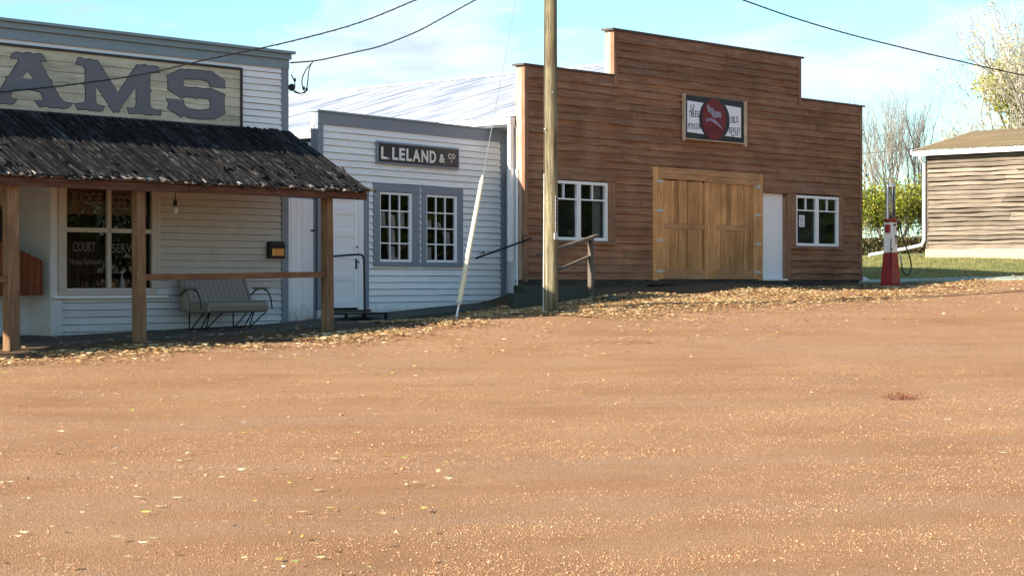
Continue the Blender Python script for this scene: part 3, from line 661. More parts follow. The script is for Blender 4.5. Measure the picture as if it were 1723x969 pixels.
# bench
bn = thing('porch_bench', 'worn striped sofa bench with thin black metal legs on the porch', 'bench', 'S', (-2.0, -.7, -.86))
def yz(mbx, poly, u0, u1):   # polygon in (v,z) extruded along u
    n = len(poly); i = len(mbx.v)
    mbx.v += [(u0, a, b) for a, b in poly] + [(u1, a, b) for a, b in poly]
    mbx.f.append(tuple(i+k for k in range(n))); mbx.f.append(tuple(i+n+k for k in reversed(range(n))))
    for k in range(n):
        j = (k+1) % n; mbx.f.append((i+k, i+n+k, i+n+j, i+j))
mb = MB(); yz(mb, [(-.98, -.54), (-.42, -.57), (-.36, -.45), (-.44, -.37), (-.94, -.36), (-1.0, -.40)], -2.62, -1.28); mb.build('seat_cushion', M['vinyl'], bn, bevel=.025)
mb = MB(); yz(mb, [(-.50, -.40), (-.36, -.50), (-.20, .0), (-.25, .035), (-.30, .01)], -2.62, -1.28); mb.build('backrest', M['cloth'], bn, bevel=.02)
mb = MB(); yz(mb, [(-.52, -.52), (-.34, -.53), (-.18, .0), (-.24, .045), (-.31, .02)], -2.68, -2.622); yz(mb, [(-.50, -.42), (-.34, -.50), (-.18, .0), (-.24, .045), (-.31, .02)], -1.278, -1.225); mb.each('side_piping', M['vinyl'], bn, bevel=.012)
for u in (-2.73, -1.16):
    mb = MB(); mb.tube([(u, -.34, -.26), (u, -.50, -.16), (u, -.68, -.145), (u, -.82, -.19), (u, -.90, -.33), (u, -.93, -.50)], .013, 6); a_ = mb.build('armrest', M['black'], bn)
    mb = MB(); mb.box(u-.035, u+.035, -.82, -.42, -.155, -.115); mb.build('arm_pad', M['vinyl'], a_, bevel=.014)
for u in (-2.45, -1.48):
    X, Y, _ = w('S', u, -.6); g = float(gz(X, Y))+.05
    mb = MB(); mb.tube([(u-.12, -.95, -.55), (u-.02, -.72, g), (u-.02, -.28, g)], .012, 6); mb.tube([(u+.18, -.92, -.55), (u-.02, -.72, g)], .012, 6)
    mb.tube([(u+.26, -.35, -.55), (u+.0, -.30, g)], .012, 6); mb.tube([(u+.13, -.62, -.56), (u+.13, -.4, g)], .012, 6); mb.tube([(u-.12, -.40, -.55), (u-.02, -.28, g)], .012, 6)
    mb.build('leg', M['black'], bn)

# ================================================================== GATE between store and white shop
p0 = w('S', -.01, .10); p1 = w('L', -.17, .02); an = math.atan2(p1[1]-p0[1], p1[0]-p0[0]); ln = math.hypot(p1[0]-p0[0], p1[1]-p0[1])
FR['K'] = (p0[0], p0[1], math.degrees(an))
t = thing('plank_gate', 'tall narrow white plank gate in the gap between the two white shops', 'gate', 'K')
mb = MB(); x = .03; n = 5
for k in range(n):
    wd = (ln-.06)/n; mb.box(x+.003, x+wd-.003, -.012-.004*(k % 2), .012, -.80+.02*k, 1.52); x += wd
mb.build('boards', M['white'], t, bevel=.003)
mb = MB(); mb.box(0, ln, .02, .06, 1.42, 1.62); mb.box(0, ln, .02, .05, -.4, -.3); mb.box(ln-.03, ln+.0, -.03, .03, -.8, 1.5); mb.build('rails', M['greyblue'], t)
mb = MB(); mb.box(ln-.12, ln-.02, -.04, -.017, .92, .95); mb.build('latch', M['black'], t)

# ================================================================== WHITE SHOP (frame L)
shop = thing('white_shop', 'small white clapboard shop with square grey-trimmed false front and two twelve-pane windows', 'building', 'L')
WL = [(1.73, 2.77, .37, 1.735), (3.22, 4.28, .37, 1.80)]
DL = (.22, 1.25, -.54, 1.66)
mb = MB(); clap(mb, .04, 5.82, -.56, 2.94, .130, holes=[(.1, 1.40, -.56, 1.78), (1.53, 3.0, .3, 1.9), (3.06, 4.46, .3, 1.9)], tb=.030, tt=.003, gap=.010, seg=.5)
mb.build('front_wall', M['white'], shop)
mb = MB(); mb.box(-.12, 5.98, -.028, .03, -1.1, -.562); mb.build('plinth', M['white'], shop)
mb = MB(); mb.box(-.12, 6.0, .04, .14, 1.95, 3.17); mb.box(-.12, .0, .15, 8, -1, 2.6); mb.box(5.9, 6.0, .15, 8, -1, 2.6); mb.box(0, 5.9, 7.9, 8, -1, 2.6); mb.build('side_wall', M['white'], shop)
mb = MB(); mb.box(-.12, 6.0, .15, 8, 2.6, 2.68); mb.build('flat_roof', M['sill'], shop)
mb = MB(); mb.box(-.12, 6.03, -.035, .03, 2.94, 3.17); mb.box(-.12, .04, -.035, .15, -.56, 2.938); mb.box(5.82, 6.03, -.035, .15, -.56, 2.938); mb.box(5.7, 5.98, .031, .16, 2.94, 3.17)
mb.each('corner_trim', M['greyblue'], shop, bevel=.003)
mb = MB(); mb.box(-.15, 6.06, -.06, .17, 3.172, 3.205); mb.each('parapet_cap', M['teal'], shop)
# door
mb = MB(); mb.box(.08, .22, -.03, .02, -.56, 1.66); mb.box(1.26, 1.40, -.03, .02, -.56, 1.66); mb.box(.08, 1.40, -.032, .02, 1.662, 1.79); mb.each('door_trim', M['greyblue'], shop, bevel=.003)
mb = MB(); mb.box(1.11, 1.258, -.012, .04, -.56, 1.66); mb.box(.222, .28, -.012, .04, -.56, 1.66); mb.each('door_jamb', M['white_clean'], shop)
mb = MB(); mb.box(.285, 1.105, .012, .03, -.52, 1.655)
st = [-.52, -.38, .0, .12, .42, .54, .84, .96, 1.26, 1.38, 1.52, 1.655]
for x0, x1 in ((.285, .40), (.99, 1.105)): mb.box(x0, x1, -.006, .012, -.52, 1.655)
for k in range(0, 12, 2): mb.box(.402, .988, -.005, .012, st[k], st[k+1])
dr = mb.build('door', M['white_clean'], shop, bevel=.003)
mb = MB(); mb.box(1.01, 1.05, -.02, -.007, .22, .42); mb.tube([(1.03, -.02, .36), (1.03, -.06, .36), (1.06, -.065, .34)], .012, 8); mb.build('door_handle', M['black'], dr)
mb = MB(); mb.lathe((1.05, -.012, .63), [(.001, 0), (.022, .002), (.022, .03), (.001, .032)], 12); mb.build('door_lock', M['black'], dr)
mb = MB(); mb.box(.05, 1.42, -.07, .0, -.60, -.563); mb.build('door_sill', M['sill'], shop)
for i, ((a, b, c, d), (ta, tb_)) in enumerate(zip(WL, ((1.53, 3.0), (3.06, 4.46)))):
    mb = MB(); mb.box(ta, a, -.038, .03, .30, 1.74); mb.box(b, tb_, -.038, .03, .30, 1.74); mb.box(ta, tb_, -.04, .03, 1.742, 1.90); mb.box(a, b, -.036, .03, .30, .37)
    tr = mb.each('window_trim', M['greyblue'], shop, bevel=.003)
    mb = MB(); mb.box(ta-.0, tb_+.0, -.075, -.041, .285, .315); mb.build('window_sill', M['greyblue'], tr)
    d = 1.735; f = MB(); g = .045; f.box(a, a+g, -.015, .03, c, d); f.box(b-g*1.9, b, -.015, .03, c, d); f.box(a, b, -.017, .03, c, c+g); f.box(a, b, -.017, .03, d-g, d)
    ia, ib, ic, id_ = a+g, b-g*1.9, c+g, d-g
    for q in (1, 2): x = ia+(ib-ia)*q/3; f.box(x-.014, x+.014, -.010, .026, ic, id_)
    for q in (1, 2, 3): z = ic+(id_-ic)*q/4; f.box(ia, ib, -.008, .024, z-.013, z+.013)
    f.build('window_sash', M['white_clean'], shop)
    p = MB(); p.quad((ia, .012, ic), (ib, .012, ic), (ib, .012, id_), (ia, .012, id_)); p.build('window_pane', M['glass'], shop)
    window_box(shop, ia, ib, ic, id_, 1.4, M['dark'])
    # papers and notices leaning behind the glass
    pp = MB(); W3 = (ib-ia)/3; H4 = (id_-ic)/4
    lst = ((0, 2, .1, .9), (1, 2, .2, .75), (2, 2, .0, .95), (1, 0, .0, .8), (1, 1, .1, .85)) if i == 0 else ((0, 0, .0, .8), (0, 2, .05, .5), (1, 2, .3, .35), (2, 1, .15, .8))
    for cx_, rz_, o_, hh in lst:
        x = ia+W3*cx_+.02+o_*.05; z = ic+H4*rz_+.02; tl = rnd.uniform(-.02, .02)
        pp.hexa([(x, .05, z), (x+W3*.72, .055, z+tl), (x+W3*.72, .06, z+tl), (x, .055, z), (x+.01, .09, z+H4*hh), (x+W3*.75, .08, z+H4*hh*.93), (x+W3*.75, .085, z+H4*hh*.93), (x+.01, .095, z+H4*hh)])
    pp.each('window_paper', paint('faded_notice', (.55, .56, .56), .8, .7, (.10, .10, .11), peel=.9), shop)
# shop sign
sg = thing('name_sign', 'black sign with white letters L. LELAND & CO on the white shop front', 'sign', 'L', (2.94, -.04, 2.3))
mb = MB(); mb.box(1.64, 4.24, -.06, -.022, 2.32, 2.68); mb.build('sign_board', M['signblack'], sg)
mb = MB(); mb.box(1.60, 4.28, -.075, -.02, 2.682, 2.72); mb.box(1.60, 4.28, -.075, -.02, 2.28, 2.318); mb.box(1.60, 1.64, -.074, -.021, 2.318, 2.682); mb.box(4.24, 4.28, -.074, -.021, 2.318, 2.682); mb.each('sign_frame', M['greyblue'], sg, bevel=.004)
mb = MB()
bd = .03
text(mb, 'L', 1.73, 1.92, 2.375, 2.615, -.0605, .004, bd); mb.box(1.95, 1.985, -.0645, -.0605, 2.378, 2.405)
wds = [('L', 2.08, 2.26), ('E', 2.30, 2.48), ('L', 2.53, 2.70), ('A', 2.73, 2.98), ('N', 3.02, 3.24), ('D', 3.29, 3.50)]
for ch, a, b in wds: text(mb, ch, a, b, 2.375, 2.620, -.0605, .004, bd)
text(mb, '&', 3.61, 3.80, 2.395, 2.57, -.0605, .004, bd*.6); text(mb, 'C', 3.91, 4.01, 2.49, 2.595, -.0605, .004, bd*.6); text(mb, 'O', 4.03, 4.14, 2.49, 2.595, -.0605, .004, bd*.6)
mb.box(4.01, 4.045, -.0645, -.0605, 2.42, 2.45)
mb.each('letter', M['letterwhite'], sg)

# infill board and downpipe between white shop and garage
p0 = w('L', 6.05, -.03); p1 = w('G', .19, .13); an = math.atan2(p1[1]-p0[1], p1[0]-p0[0]); ln = math.hypot(p1[0]-p0[0], p1[1]-p0[1]); FR['J'] = (p0[0], p0[1], math.degrees(an))
t = thing('infill_panel', 'narrow white board panel closing the gap beside the brown garage', 'panel', 'J')
mb = MB(); mb.box(-.03, ln, -.02, .01, -.36, 2.32); mb.build('board', M['white_clean'], t)
mb = MB(); mb.box(-.03, ln+.02, -.03, .02, -.60, -.365); mb.build('base_board', M['white'], t)

# ================================================================== GARAGE (frame G)
gar = thing('brown_garage', 'brown stained slab-sided garage with a stepped false front and pale metal roof', 'building', 'G')
WG1 = (1.05, 2.95, .87, 2.12); WG2 = (10.30, 12.21, .87, 2.10)
H1 = (.86, 3.20, .78, 2.32); H2 = (10.06, 12.42, .78, 2.32); HD = (4.55, 8.84, -.02, 2.56); HE = (8.84, 10.06, -.02, 2.30)
mb = MB()
clap(mb, .33, 13.20, .02, 4.24, .163, holes=[H1, H2, HD, HE], tb=.046, tt=.006, wob=.013, seg=.22, rag=.5, joint=(2.6, 5.5))
clap(mb, 3.27, 10.38, 4.24, 5.25, .163, tb=.046, tt=.006, wob=.013, seg=.22, rag=.5, joint=(2.6, 5.5))
mb.build('front_wall', M['siding'], gar)
mb = MB()   # boarded back of the false front
mb.box(.22, 13.30, .04, .20, 2.60, 4.47); mb.box(3.15, 10.48, .04, .20, 4.47, 5.48); mb.box(.22, .80, .04, .20, -.1, 2.6); mb.box(12.5, 13.3, .04, .20, -.1, 2.6)
mb.build('false_front_back', wood('sunlit_end_boards', (.30, .20, .15), (.47, .34, .27), (.60, .47, .39), (8, 8, 1), .75, .1), gar)  # lighter than the siding: sun on the left edge put into the colour
mb = MB()
mb.box(.33, 3.15, -.052, .035, 4.24, 4.475); mb.box(10.48, 13.2, -.052, .035, 4.24, 4.475); mb.box(3.27, 10.38, -.054, .035, 5.25, 5.485)
mb.each('fascia_board', M['gtrim'], gar, bevel=.004)
mb = MB()
for a, b, z0, z1 in ((.21, .33, -.02, 4.475), (13.2, 13.31, -.02, 4.475), (3.15, 3.27, 4.24, 5.485), (10.38, 10.49, 4.24, 5.485)): mb.box(a, b, -.058, .035, z0, z1)
mb.each('corner_board', M['gtrimv'], gar, bevel=.004)
mb = MB(); mb.box(.14, 3.14, -.10, .24, 4.478, 4.515); mb.box(10.50, 13.38, -.10, .24, 4.478, 4.515); mb.box(3.06, 10.56, -.10, .24, 5.488, 5.53)
mb.each('parapet_cap', M['capm'], gar)
mb = MB(); mb.box(.2, 13.32, -.03, .2, -.10, .018); mb.box(.15, 4.3, -.06, .2, -.45, -.102); mb.build('foundation_sill', M['sill'], gar)
# body behind
RD, ZR, ZV, UR = 17.0, 5.25, 3.42, 6.65
mb = MB()
for x0, x1 in ((.85, .92), (12.95, 13.05)): mb.box(x0, x1, .21, RD, -.6, 3.45)
mb.box(.92, 12.95, RD-.1, RD, -.6, 3.35)
mb.prism([(.45, 3.35), (12.95, 3.35), (6.65, 5.1)], RD-.1, RD)
mb.build('side_wall', M['white'], gar)
mb = MB()   # ribbed sheets with slight waves and laps
for side in (-1, 1):
    nv = 190; NU = 14; us = []; ridge = UR; eave = .16 if side < 0 else 13.6
    i0 = len(mb.v); cols = 0
    v = .2
    while v < RD+.3:
        for dv, h in ((0, 0), (.17, 0), (.19, .011), (.215, .011), (.235, 0)):
            for q in range(NU+1):
                t = q/NU; u = ridge+(eave-ridge)*t
                und = .5*(.030*math.sin(v*2.3+t*2.0+side)*math.sin(t*3+v*.9)+.022*math.sin(v*5.3+t*5)+.016*math.sin(v*9.1-t*3))*min(1, 5*t, 5*(1-t))
                mb.v.append((u, v+dv, ZR+(ZV-ZR)*t+h+und))
            cols += 1
        v += .235
    for c_ in range(cols-1):
        for q in range(NU):
            p = i0+c_*(NU+1)+q; f = (p, p+1, p+NU+2, p+NU+1); mb.f.append(f if side < 0 else f[::-1])
mb.each('metal_roof', M['whitetin'], gar)
mb = MB(); mb.prism([(UR-.22, ZR-.045), (UR, ZR+.028), (UR+.22, ZR-.045), (UR, ZR-.02)], .2, RD+.3); mb.build('ridge_cap', M['gutter'], gar)
mb = MB(); mb.box(.05, .18, .21, RD, ZV-.16, ZV-.02); mb.box(.182, .20, .21, RD, ZV-.2, ZV-.02); mb.box(.202, .84, .21, RD, ZV-.19, ZV-.17); mb.build('gutter', M['gutter'], gar)
mb = MB(); mb.box(.08, .17, .22, .31, .4, ZV-.163); mb.build('downspout', M['gutter'], gar)
# windows
for (a, b, c, d), H_, nm in ((WG1, H1, 0), (WG2, H2, 1)):
    mb = MB(); mb.box(H_[0], a-.02, -.05, .06, H_[2]+.08, H_[3]-.17); mb.box(b+.02, H_[1], -.05, .06, H_[2]+.08, H_[3]-.17)
    tr = mb.each('window_trim', M['gtrimv'], gar, bevel=.004)
    mb = MB(); mb.box(H_[0]-.03, H_[1]+.03, -.06, .06, H_[3]-.168, H_[3]); mb.box(H_[0]-.03, H_[1]+.03, -.085, .06, H_[2], H_[2]+.078); mb.each('trim_board', M['gtrim'], tr, bevel=.004)
    f = MB(); g = .055; f.box(a-.02, a+g, -.03, .06, c-.01, d+.01); f.box(b-g, b+.02, -.03, .06, c-.01, d+.01); f.box(a+g, b-g, -.03, .06, c-.01, c+g); f.box(a+g, b-g, -.03, .06, d-g, d+.01)
    m_ = (a+b)/2; f.box(m_-.06, m_+.06, -.028, .06, c+g, d-g); zb = 1.74
    f.box(a+g, m_-.06, -.01, .05, zb-.015, zb+.015); f.box(m_+.06, b-g, -.01, .05, zb-.015, zb+.015)
    for x in ((a+g+m_-.06)/2, (m_+.06+b-g)/2): f.box(x-.013, x+.013, -.011, .049, zb+.015, d-g)
    f.build('window_frame', M['white_clean'], gar)
    p = MB(); p.quad((a+g, .03, c+g), (b-g, .03, c+g), (b-g, .03, d-g), (a+g, .03, d-g)); pn_ = p.build('window_pane', M['glass'], gar)
    window_box(gar, a, b, c, d, 2.0, M['shop'])
    if nm == 0:
        q = MB(); q.box(b-.36, b-.30, .10, .11, c, d); q.box(b-.30, b-.05, .12, .13, c, d); q.build('window_curtain', plain('grey_green_curtain', (.19, .23, .22), .8), gar)
    else:
        q = MB(); q.box(10.50, 10.74, .015, .022, 1.33, 1.62); n_ = q.build('window_notice', M['paper'], gar)
        q = MB()
        for k in range(6): q.box(10.53, 10.71-.03*(k % 3), .0125, .0148, 1.375+k*.038, 1.385+k*.038)
        q.build('notice_print', M['signgrey'], n_)
# double barn door of fresh pine
mb = MB(); mb.box(4.55, 4.75, -.055, .05, .0, 2.56); mb.box(8.68, 8.84, -.055, .05, .0, 2.56); mb.each('door_jamb', M['pine'], gar, bevel=.004)
mb = MB(); mb.box(4.752, 8.678, -.056, .05, 2.42, 2.56); mb.box(4.752, 6.6, -.066, -.0, 2.30, 2.415); mb.box(6.602, 8.678, -.062, .0, 2.27, 2.415); mb.each('door_header', M['pineh'], gar, bevel=.004)
mb = MB(); mb.box(4.6, 8.8, .07, .11, 0, 2.5); mb.build('door_backing', M['dark'], gar)
for a, b, hx, zs, lf in ((4.76, 6.72, 4.76, (2.24, 1.58, .91, .21), 0), (6.73, 8.67, 8.67, (2.25, 1.57, .88, .20), 1)):
    mb = MB(); x = a+.20; alt = 0
    while x < b-.22:
        wd = rnd.choice((.09, .14, .19, .24)); x2 = min(x+wd, b-.2); t_ = -.018-.018*(alt % 2)-rnd.uniform(0, .008)
        z1 = 2.26 + (.03*rnd.random()); zm = 1.30
        if lf == 0 or x > 99: mb.box(x+.003, x2-.003, t_, .03, zm+.0, z1); mb.box(x+.003, x2-.003, t_, .03, .26, zm-.13)
        else: mb.box(x+.003, x2-.003, t_, .03, zm+.0, z1); mb.box(x+.003, x2-.003, t_+.012, .03, .26, zm-.13)
        x = x2; alt += 1
    lf_ = mb.build('barn_door', M['pine'], gar, bevel=.003)
    mb = MB(); mb.box(a, a+.20, -.045, .03, .03, 2.29); mb.box(b-.20, b, -.045, .03, .03, 2.29); mb.each('door_stile', M['pine'], lf_, bevel=.004)
    mb = MB(); mb.box(a+.202, b-.202, -.030, .03, 1.172, 1.298); mb.build('door_rail', M['pineh'], lf_, bevel=.004)
    mb = MB(); mb.box(a+.202, b-.202, -.047, .03, .03, .258); mb.build('kick_rail', M['pineh'], lf_, bevel=.004)
    for z in zs:
        q = MB(); s_ = 1 if lf == 0 else -1
        q.hexa([(hx-.02, -.068, z-.035), (hx+.02, -.068, z-.035), (hx+.02, -.05, z-.035), (hx-.02, -.05, z-.035), (hx-.02, -.068, z+.035), (hx+.02, -.068, z+.035), (hx+.02, -.05, z+.035), (hx-.02, -.05, z+.035)])
        q.prism([(hx, z-.03), (hx+s_*.20, z-.012), (hx+s_*.20, z+.012), (hx, z+.03)], -.060, -.0485)
        q.prism([(hx, z-.03), (hx-s_*.08, z-.025), (hx-s_*.08, z+.025), (hx, z+.03)], -.066, -.0585)
        q.tube([(hx, -.07, z-.045), (hx, -.07, z+.045)], .012, 8); q.build('hinge', M['hinge'], gar)
# white door
mb = MB(); mb.box(9.90, 10.06, -.05, .06, -.02, 2.12); mb.box(9.84, 9.899, -.02, .10, -.02, 2.08); mb.each('door_post', M['gtrimv'], gar, bevel=.004)
mb = MB(); mb.box(8.86, 10.06, -.056, .06, 2.122, 2.30); mb.build('door_lintel', M['gtrim'], gar)
mb = MB(); mb.box(8.85, 9.835, .055, .10, .045, 2.115); dr = mb.build('side_door', M['white_clean'], gar, label='plain white door')
mb = MB(); mb.lathe((8.94, .04, 1.02), [(.001, 0), (.03, .0), (.03, .03), (.001, .03)], 10); mb.build('door_knob', M['black'], dr)
mb = MB(); mb.box(8.85, 9.90, -.06, .10, .0, .042); mb.build('door_sill', M['gutter'], gar)
# petrol sign
sg = thing('oil_sign', 'framed TIRES and OILS sign with a red oval, high on the brown garage', 'sign', 'G', (6.8, -.1, 3.26))
mb = MB(); mb.box(5.66, 7.96, -.115, -.07, 3.26, 4.24); mb.build('sign_board', M['signblack'], sg)
mb = MB(); mb.box(5.62, 5.66, -.13, -.045, 3.20, 4.28); mb.box(7.96, 8.0, -.14, -.045, 3.22, 4.25); mb.box(8.01, 8.045, -.15, -.045, 3.18, 4.26); mb.box(5.66, 7.96, -.125, -.06, 3.235, 3.258); mb.each('sign_frame', wood('pale_frame_wood', (.32, .22, .15), (.50, .38, .28), (.62, .50, .40), (8, 8, 1)), sg, bevel=.004)
mb = MB(); mb.prism([(5.73, 3.40), (6.42, 3.38), (6.42, 4.10), (5.73, 4.12)], -.119, -.1155); mb.prism([(7.15, 3.39), (7.84, 3.38), (7.84, 4.09), (7.15, 4.11)], -.119, -.1155); mb.each('white_panel', M['signwhite'], sg)
mb = MB(); mb.ellipse(6.78, 3.75, .60, .488, -.1235, -.1195); mb.build('black_oval', M['signblack'], sg)
mb = MB(); mb.ellipse(6.76, 3.75, .47, .478, -.1275, -.1240); mb.build('red_oval', M['signred'], sg)
mb = MB(); word(mb, 'TIRES', 5.79, 6.17, 3.74, 3.89, -.1195, .002, .02, .06); word(mb, 'PETROLEUM', 5.75, 6.24, 3.47, 3.60, -.1195, .002, .012, .05)
mb.tube([(5.87, -.121, 4.03), (5.85, -.121, 3.97), (5.88, -.121, 3.915), (5.94, -.121, 3.915), (5.985, -.121, 3.97), (5.975, -.121, 4.05)], .012, 6)
word(mb, 'OILS', 7.42, 7.72, 3.70, 3.86, -.1195, .002, .02, .10); word(mb, 'BEWLEY', 7.35, 7.81, 3.47, 3.60, -.1195, .002, .012, .04)
mb.tube([(7.46, -.121, 3.46), (7.45, -.121, 3.42), (7.50, -.121, 3.40), (7.60, -.121, 3.44), (7.70, -.121, 3.455), (7.73, -.121, 3.41)], .009, 6)
mb.each('letter', M['signdark'], sg)
mb = MB(); mb.prism([(6.47, 4.06), (6.53, 4.08), (6.60, 3.99), (6.66, 4.03), (6.74, 3.97), (6.79, 3.93), (6.93, 3.94), (7.02, 3.92), (7.05, 3.85), (7.0, 3.78), (6.92, 3.82), (6.80, 3.78), (6.70, 3.80), (6.62, 3.89), (6.52, 3.90)], -.1305, -.1278)
mb.prism([(6.42, 3.72), (6.48, 3.67), (6.60, 3.72), (6.70, 3.69), (6.86, 3.63), (7.08, 3.53), (7.06, 3.57), (6.90, 3.68), (6.74, 3.75), (6.60, 3.77), (6.50, 3.76)], -.1305, -.1278); mb.each('emblem', M['emblem'], sg)
mb = MB(); word(mb, 'LATORO', 6.45, 7.08, 3.40, 3.60, -.1278, .002, .03); mb.each('oval_letter', M['signred2'], sg)

# ================================================================== STEPS, RAILS, WALKS
walk = MB()
wp = [(-.25, -.79), (.8, -.735), (2.0, -.665), (3.5, -.585), (4.7, -.53), (5.9, -.47), (7.2, -.43)]
for (a, za), (b, zb) in zip(wp[:-1], wp[1:]):
    walk.hexa([(a, -.95, za-.35), (b, -.95, zb-.35), (b, -.03, zb-.3), (a, -.03, za-.3), (a, -.95, za+.0), (b, -.95, zb+.0), (b, -.03, zb+.05), (a, -.03, za+.05)])
o = walk.build('path', M['deck']); o.location = w('L', 0, 0); o.rotation_euler = (0, 0, R(55)); tag(o, kind='structure')
st = thing('garage_steps', 'two dark green wooden steps at the left corner of the brown garage', 'steps', 'G', (0, -.6, -.45))
def slab(a, b, c, v0, z0, z1):
    q = MB(); q.hexa([(a, v0, z0), (c, v0, z0), (c, -.04, z0), (b, -.04, z0), (a, v0, z1), (c, v0, z1), (c, -.04, z1), (b, -.04, z1)]); return q
mb = slab(-1.0, .02, 1.15, -1.15, -.34, -.10); mb.build('upper_step', M['deck'], st, bevel=.006)
mb = slab(-1.40, -.34, 1.2, -1.22, -.62, -.255); mb.build('lower_step', M['deck'], st, bevel=.006)
A_ = (-.762, 40.10, .458); Cc = (.40, 39.96, .872)
t = thing('pipe_handrail', 'black pipe handrail fixed to the white shop wall beside the steps', 'handrail', 'W', A_)
mb = MB(); mb.tube([A_, Cc], .021, 8); mb.build('rail', M['black'], t)
mb = MB(); q2 = w('L', 5.12, -.02, .57); mb.tube([(-.585, 40.08, .52), (-.585, 40.08, .60), q2], .014, 6); mb.tube([(.215, 39.98, .80), (.215, 39.98, .93), w('G', .27, -.05, .93)], .014, 6); mb.each('bracket', M['black'], t)
t = thing('timber_handrail', 'grey timber stair rail with one square post behind the utility pole', 'handrail', 'G', (.99, -1.2, -.3))
X, Y, _ = w('G', .99, -1.2); g = float(gz(X, Y))
for u, zt in ((.99, .86), (-.30, .47)):
    X, Y, _ = w('G', u, -1.2); g = float(gz(X, Y)); mb = MB(); mb.box(u-.05, u+.05, -1.25, -1.15, g-.1, zt); mb.build('post', M['greyv'], t, bevel=.006)
mb = MB(); mb.beam((-.66, -1.2, .50), (1.18, -1.2, .93), .11, .06); mb.build('rail', M['greyw'], t, bevel=.006)
mb = MB(); mb.beam((-.35, -1.2, .13), (.93, -1.2, .50), .09, .035); mb.build('brace', M['greyw'], t)

t = thing('metal_step', 'low black metal step with a bent pipe handrail outside the white door', 'step', 'L', (.3, -.55, -.8))
g = -.815
mb = MB(); mb.box(-.30, .93, -.88, -.28, -.635, -.60); mb.build('tread', M['black'], t, bevel=.004)
for x, y in ((-.27, -.85), (.90, -.85), (-.27, -.31), (.90, -.31)):
    mb = MB(); mb.box(x-.022, x+.022, y-.022, y+.022, g-.05, -.636); mb.build('leg', M['black'], t)
mb = MB(); mb.tube([(.60, -.58, g-.03), (.575, -.58, .38), (.555, -.58, .44), (.52, -.58, .475), (.46, -.58, .49), (.1, -.58, .475), (-.45, -.58, .44), (-.50, -.58, .41), (-.51, -.58, .36), (-.51, -.58, g-.03)], .02, 8); mb.build('handrail', M['black'], t)

# pale green walk to the right of the garage, seen as a thin strip
mb = MB(); pts = []
for k in range(26):
    f = k/25; x = 8.95+f*14; ya = 49.72-.55*f*2; yb = 50.12+1.1*f*2; pts.append((x, ya, float(gz(x, ya))+.035, x, yb, float(gz(x, yb))+.045))
for p, q in zip(pts[:-1], pts[1:]):
    mb.hexa([(p[0], p[1], p[2]-.2), (q[0], q[1], q[2]-.2), (q[3], q[4], q[5]-.2), (p[3], p[4], p[5]-.2), p[:3], q[:3], q[3:], p[3:]])
o = mb.build('path', M['walk']); tag(o, kind='structure')
t = MB(); t.prism([(13.34, -.02), (13.66, -.03), (13.62, .02), (13.36, .10)], -.1, .16); o = t.build('splash_block', M['gutter'], bevel=.006); o.location = w('G', 0, 0); o.rotation_euler = (0, 0, R(47.84))
tag(o, 'small white splash block at the right foot of the brown garage', 'splash block')

# ================================================================== UTILITY POLE, GUY, CABLES
PX, PY = .745, 37.1; PG = float(gz(PX, PY))
pl = thing('utility_pole', 'round weathered wooden utility pole standing in the fallen leaves before the garage', 'pole', 'W', (PX, PY, PG))
prof = [(PG-.3, .150), (PG, .147), (PG+.8, .143), (.5, .141), (1.5, .137), (3, .131), (5.5, .122), (9.6, .105)]
mb = MB(); mb.tube([(PX+.004*math.sin(z*2), PY, z) for z, r in prof], [r for z, r in prof], 28); mb.build('pole', M['pole'], pl, smooth=True)
mb = MB(); a0 = R(203)
mb.tube([(PX+(r+.006)*math.cos(a0+.05*math.sin(z)), PY+(r+.006)*math.sin(a0), z) for z, r in [(PG-.05, .147), (0, .142), (1, .139), (2.05, .135)]], .016, 6); mb.build('ground_wire_cover', plain('wire_cover_plastic', (.60, .60, .58), .5), pl)
mb = MB(); a0 = R(207); mb.tube([(PX+(r)*math.cos(a0), PY+(r)*math.sin(a0), z) for z, r in [(PG+.2, .147), (1, .14), (3, .131), (5.5, .122), (9.3, .107)]], .007, 5); mb.build('ground_wire', M['wire'], pl)
def onpole(mbx, ang, z0, z1, wd, off, r=.1405):
    a = R(ang); n = Vector((math.cos(a), math.sin(a), 0)); s = Vector((-math.sin(a), math.cos(a), 0))*wd/2; c = Vector((PX, PY, 0))+n*(r+off)
    b = c-n*(off+.004); Z0 = Vector((0, 0, z0)); Z1 = Vector((0, 0, z1))
    mbx.hexa([b-s+Z0, b+s+Z0, c+s+Z0, c-s+Z0, b-s+Z1, b+s+Z1, c+s+Z1, c-s+Z1])
mb = MB(); onpole(mb, 318, .93, 1.63, .058, .008); mb.build('number_strip', M['steel'], pl)
mb = MB()
for k in range(9): onpole(mb, 318, .965+k*.072, .965+k*.072+.045, .035, .0105)
mb.build('number_plates', M['black'], pl)
mb = MB(); onpole(mb, 312, .79, .91, .085, .012); mb.build('tag_plate', M['paper'], pl)
mb = MB()
for k in range(3): onpole(mb, 312, .81+k*.034, .822+k*.034, .055, .0145)
mb.build('tag_print', M['signdark'], pl)
mb = MB()
for k in range(12):
    onpole(mb, 262+rnd.uniform(-45, 45), (zz := rnd.uniform(-.1, 2.6)), zz+.008, .018, .003, .139)
mb.build('staples', M['black'], pl)
mb = MB(); mb.tube([(PX-.10, PY-.115, 2.9), (PX-.12, PY-.15, 2.9)], .014, 8); mb.tube([(PX+.03, PY-.13, 3.6), (PX+.03, PY-.17, 3.6)], .014, 8); mb.each('bolt', M['steel'], pl)
mb = MB(); mb.box(PX-1.2, PX+1.2, PY-.17, PY-.08, 8.6, 8.72); mb.build('crossarm', M['greyw'], pl)

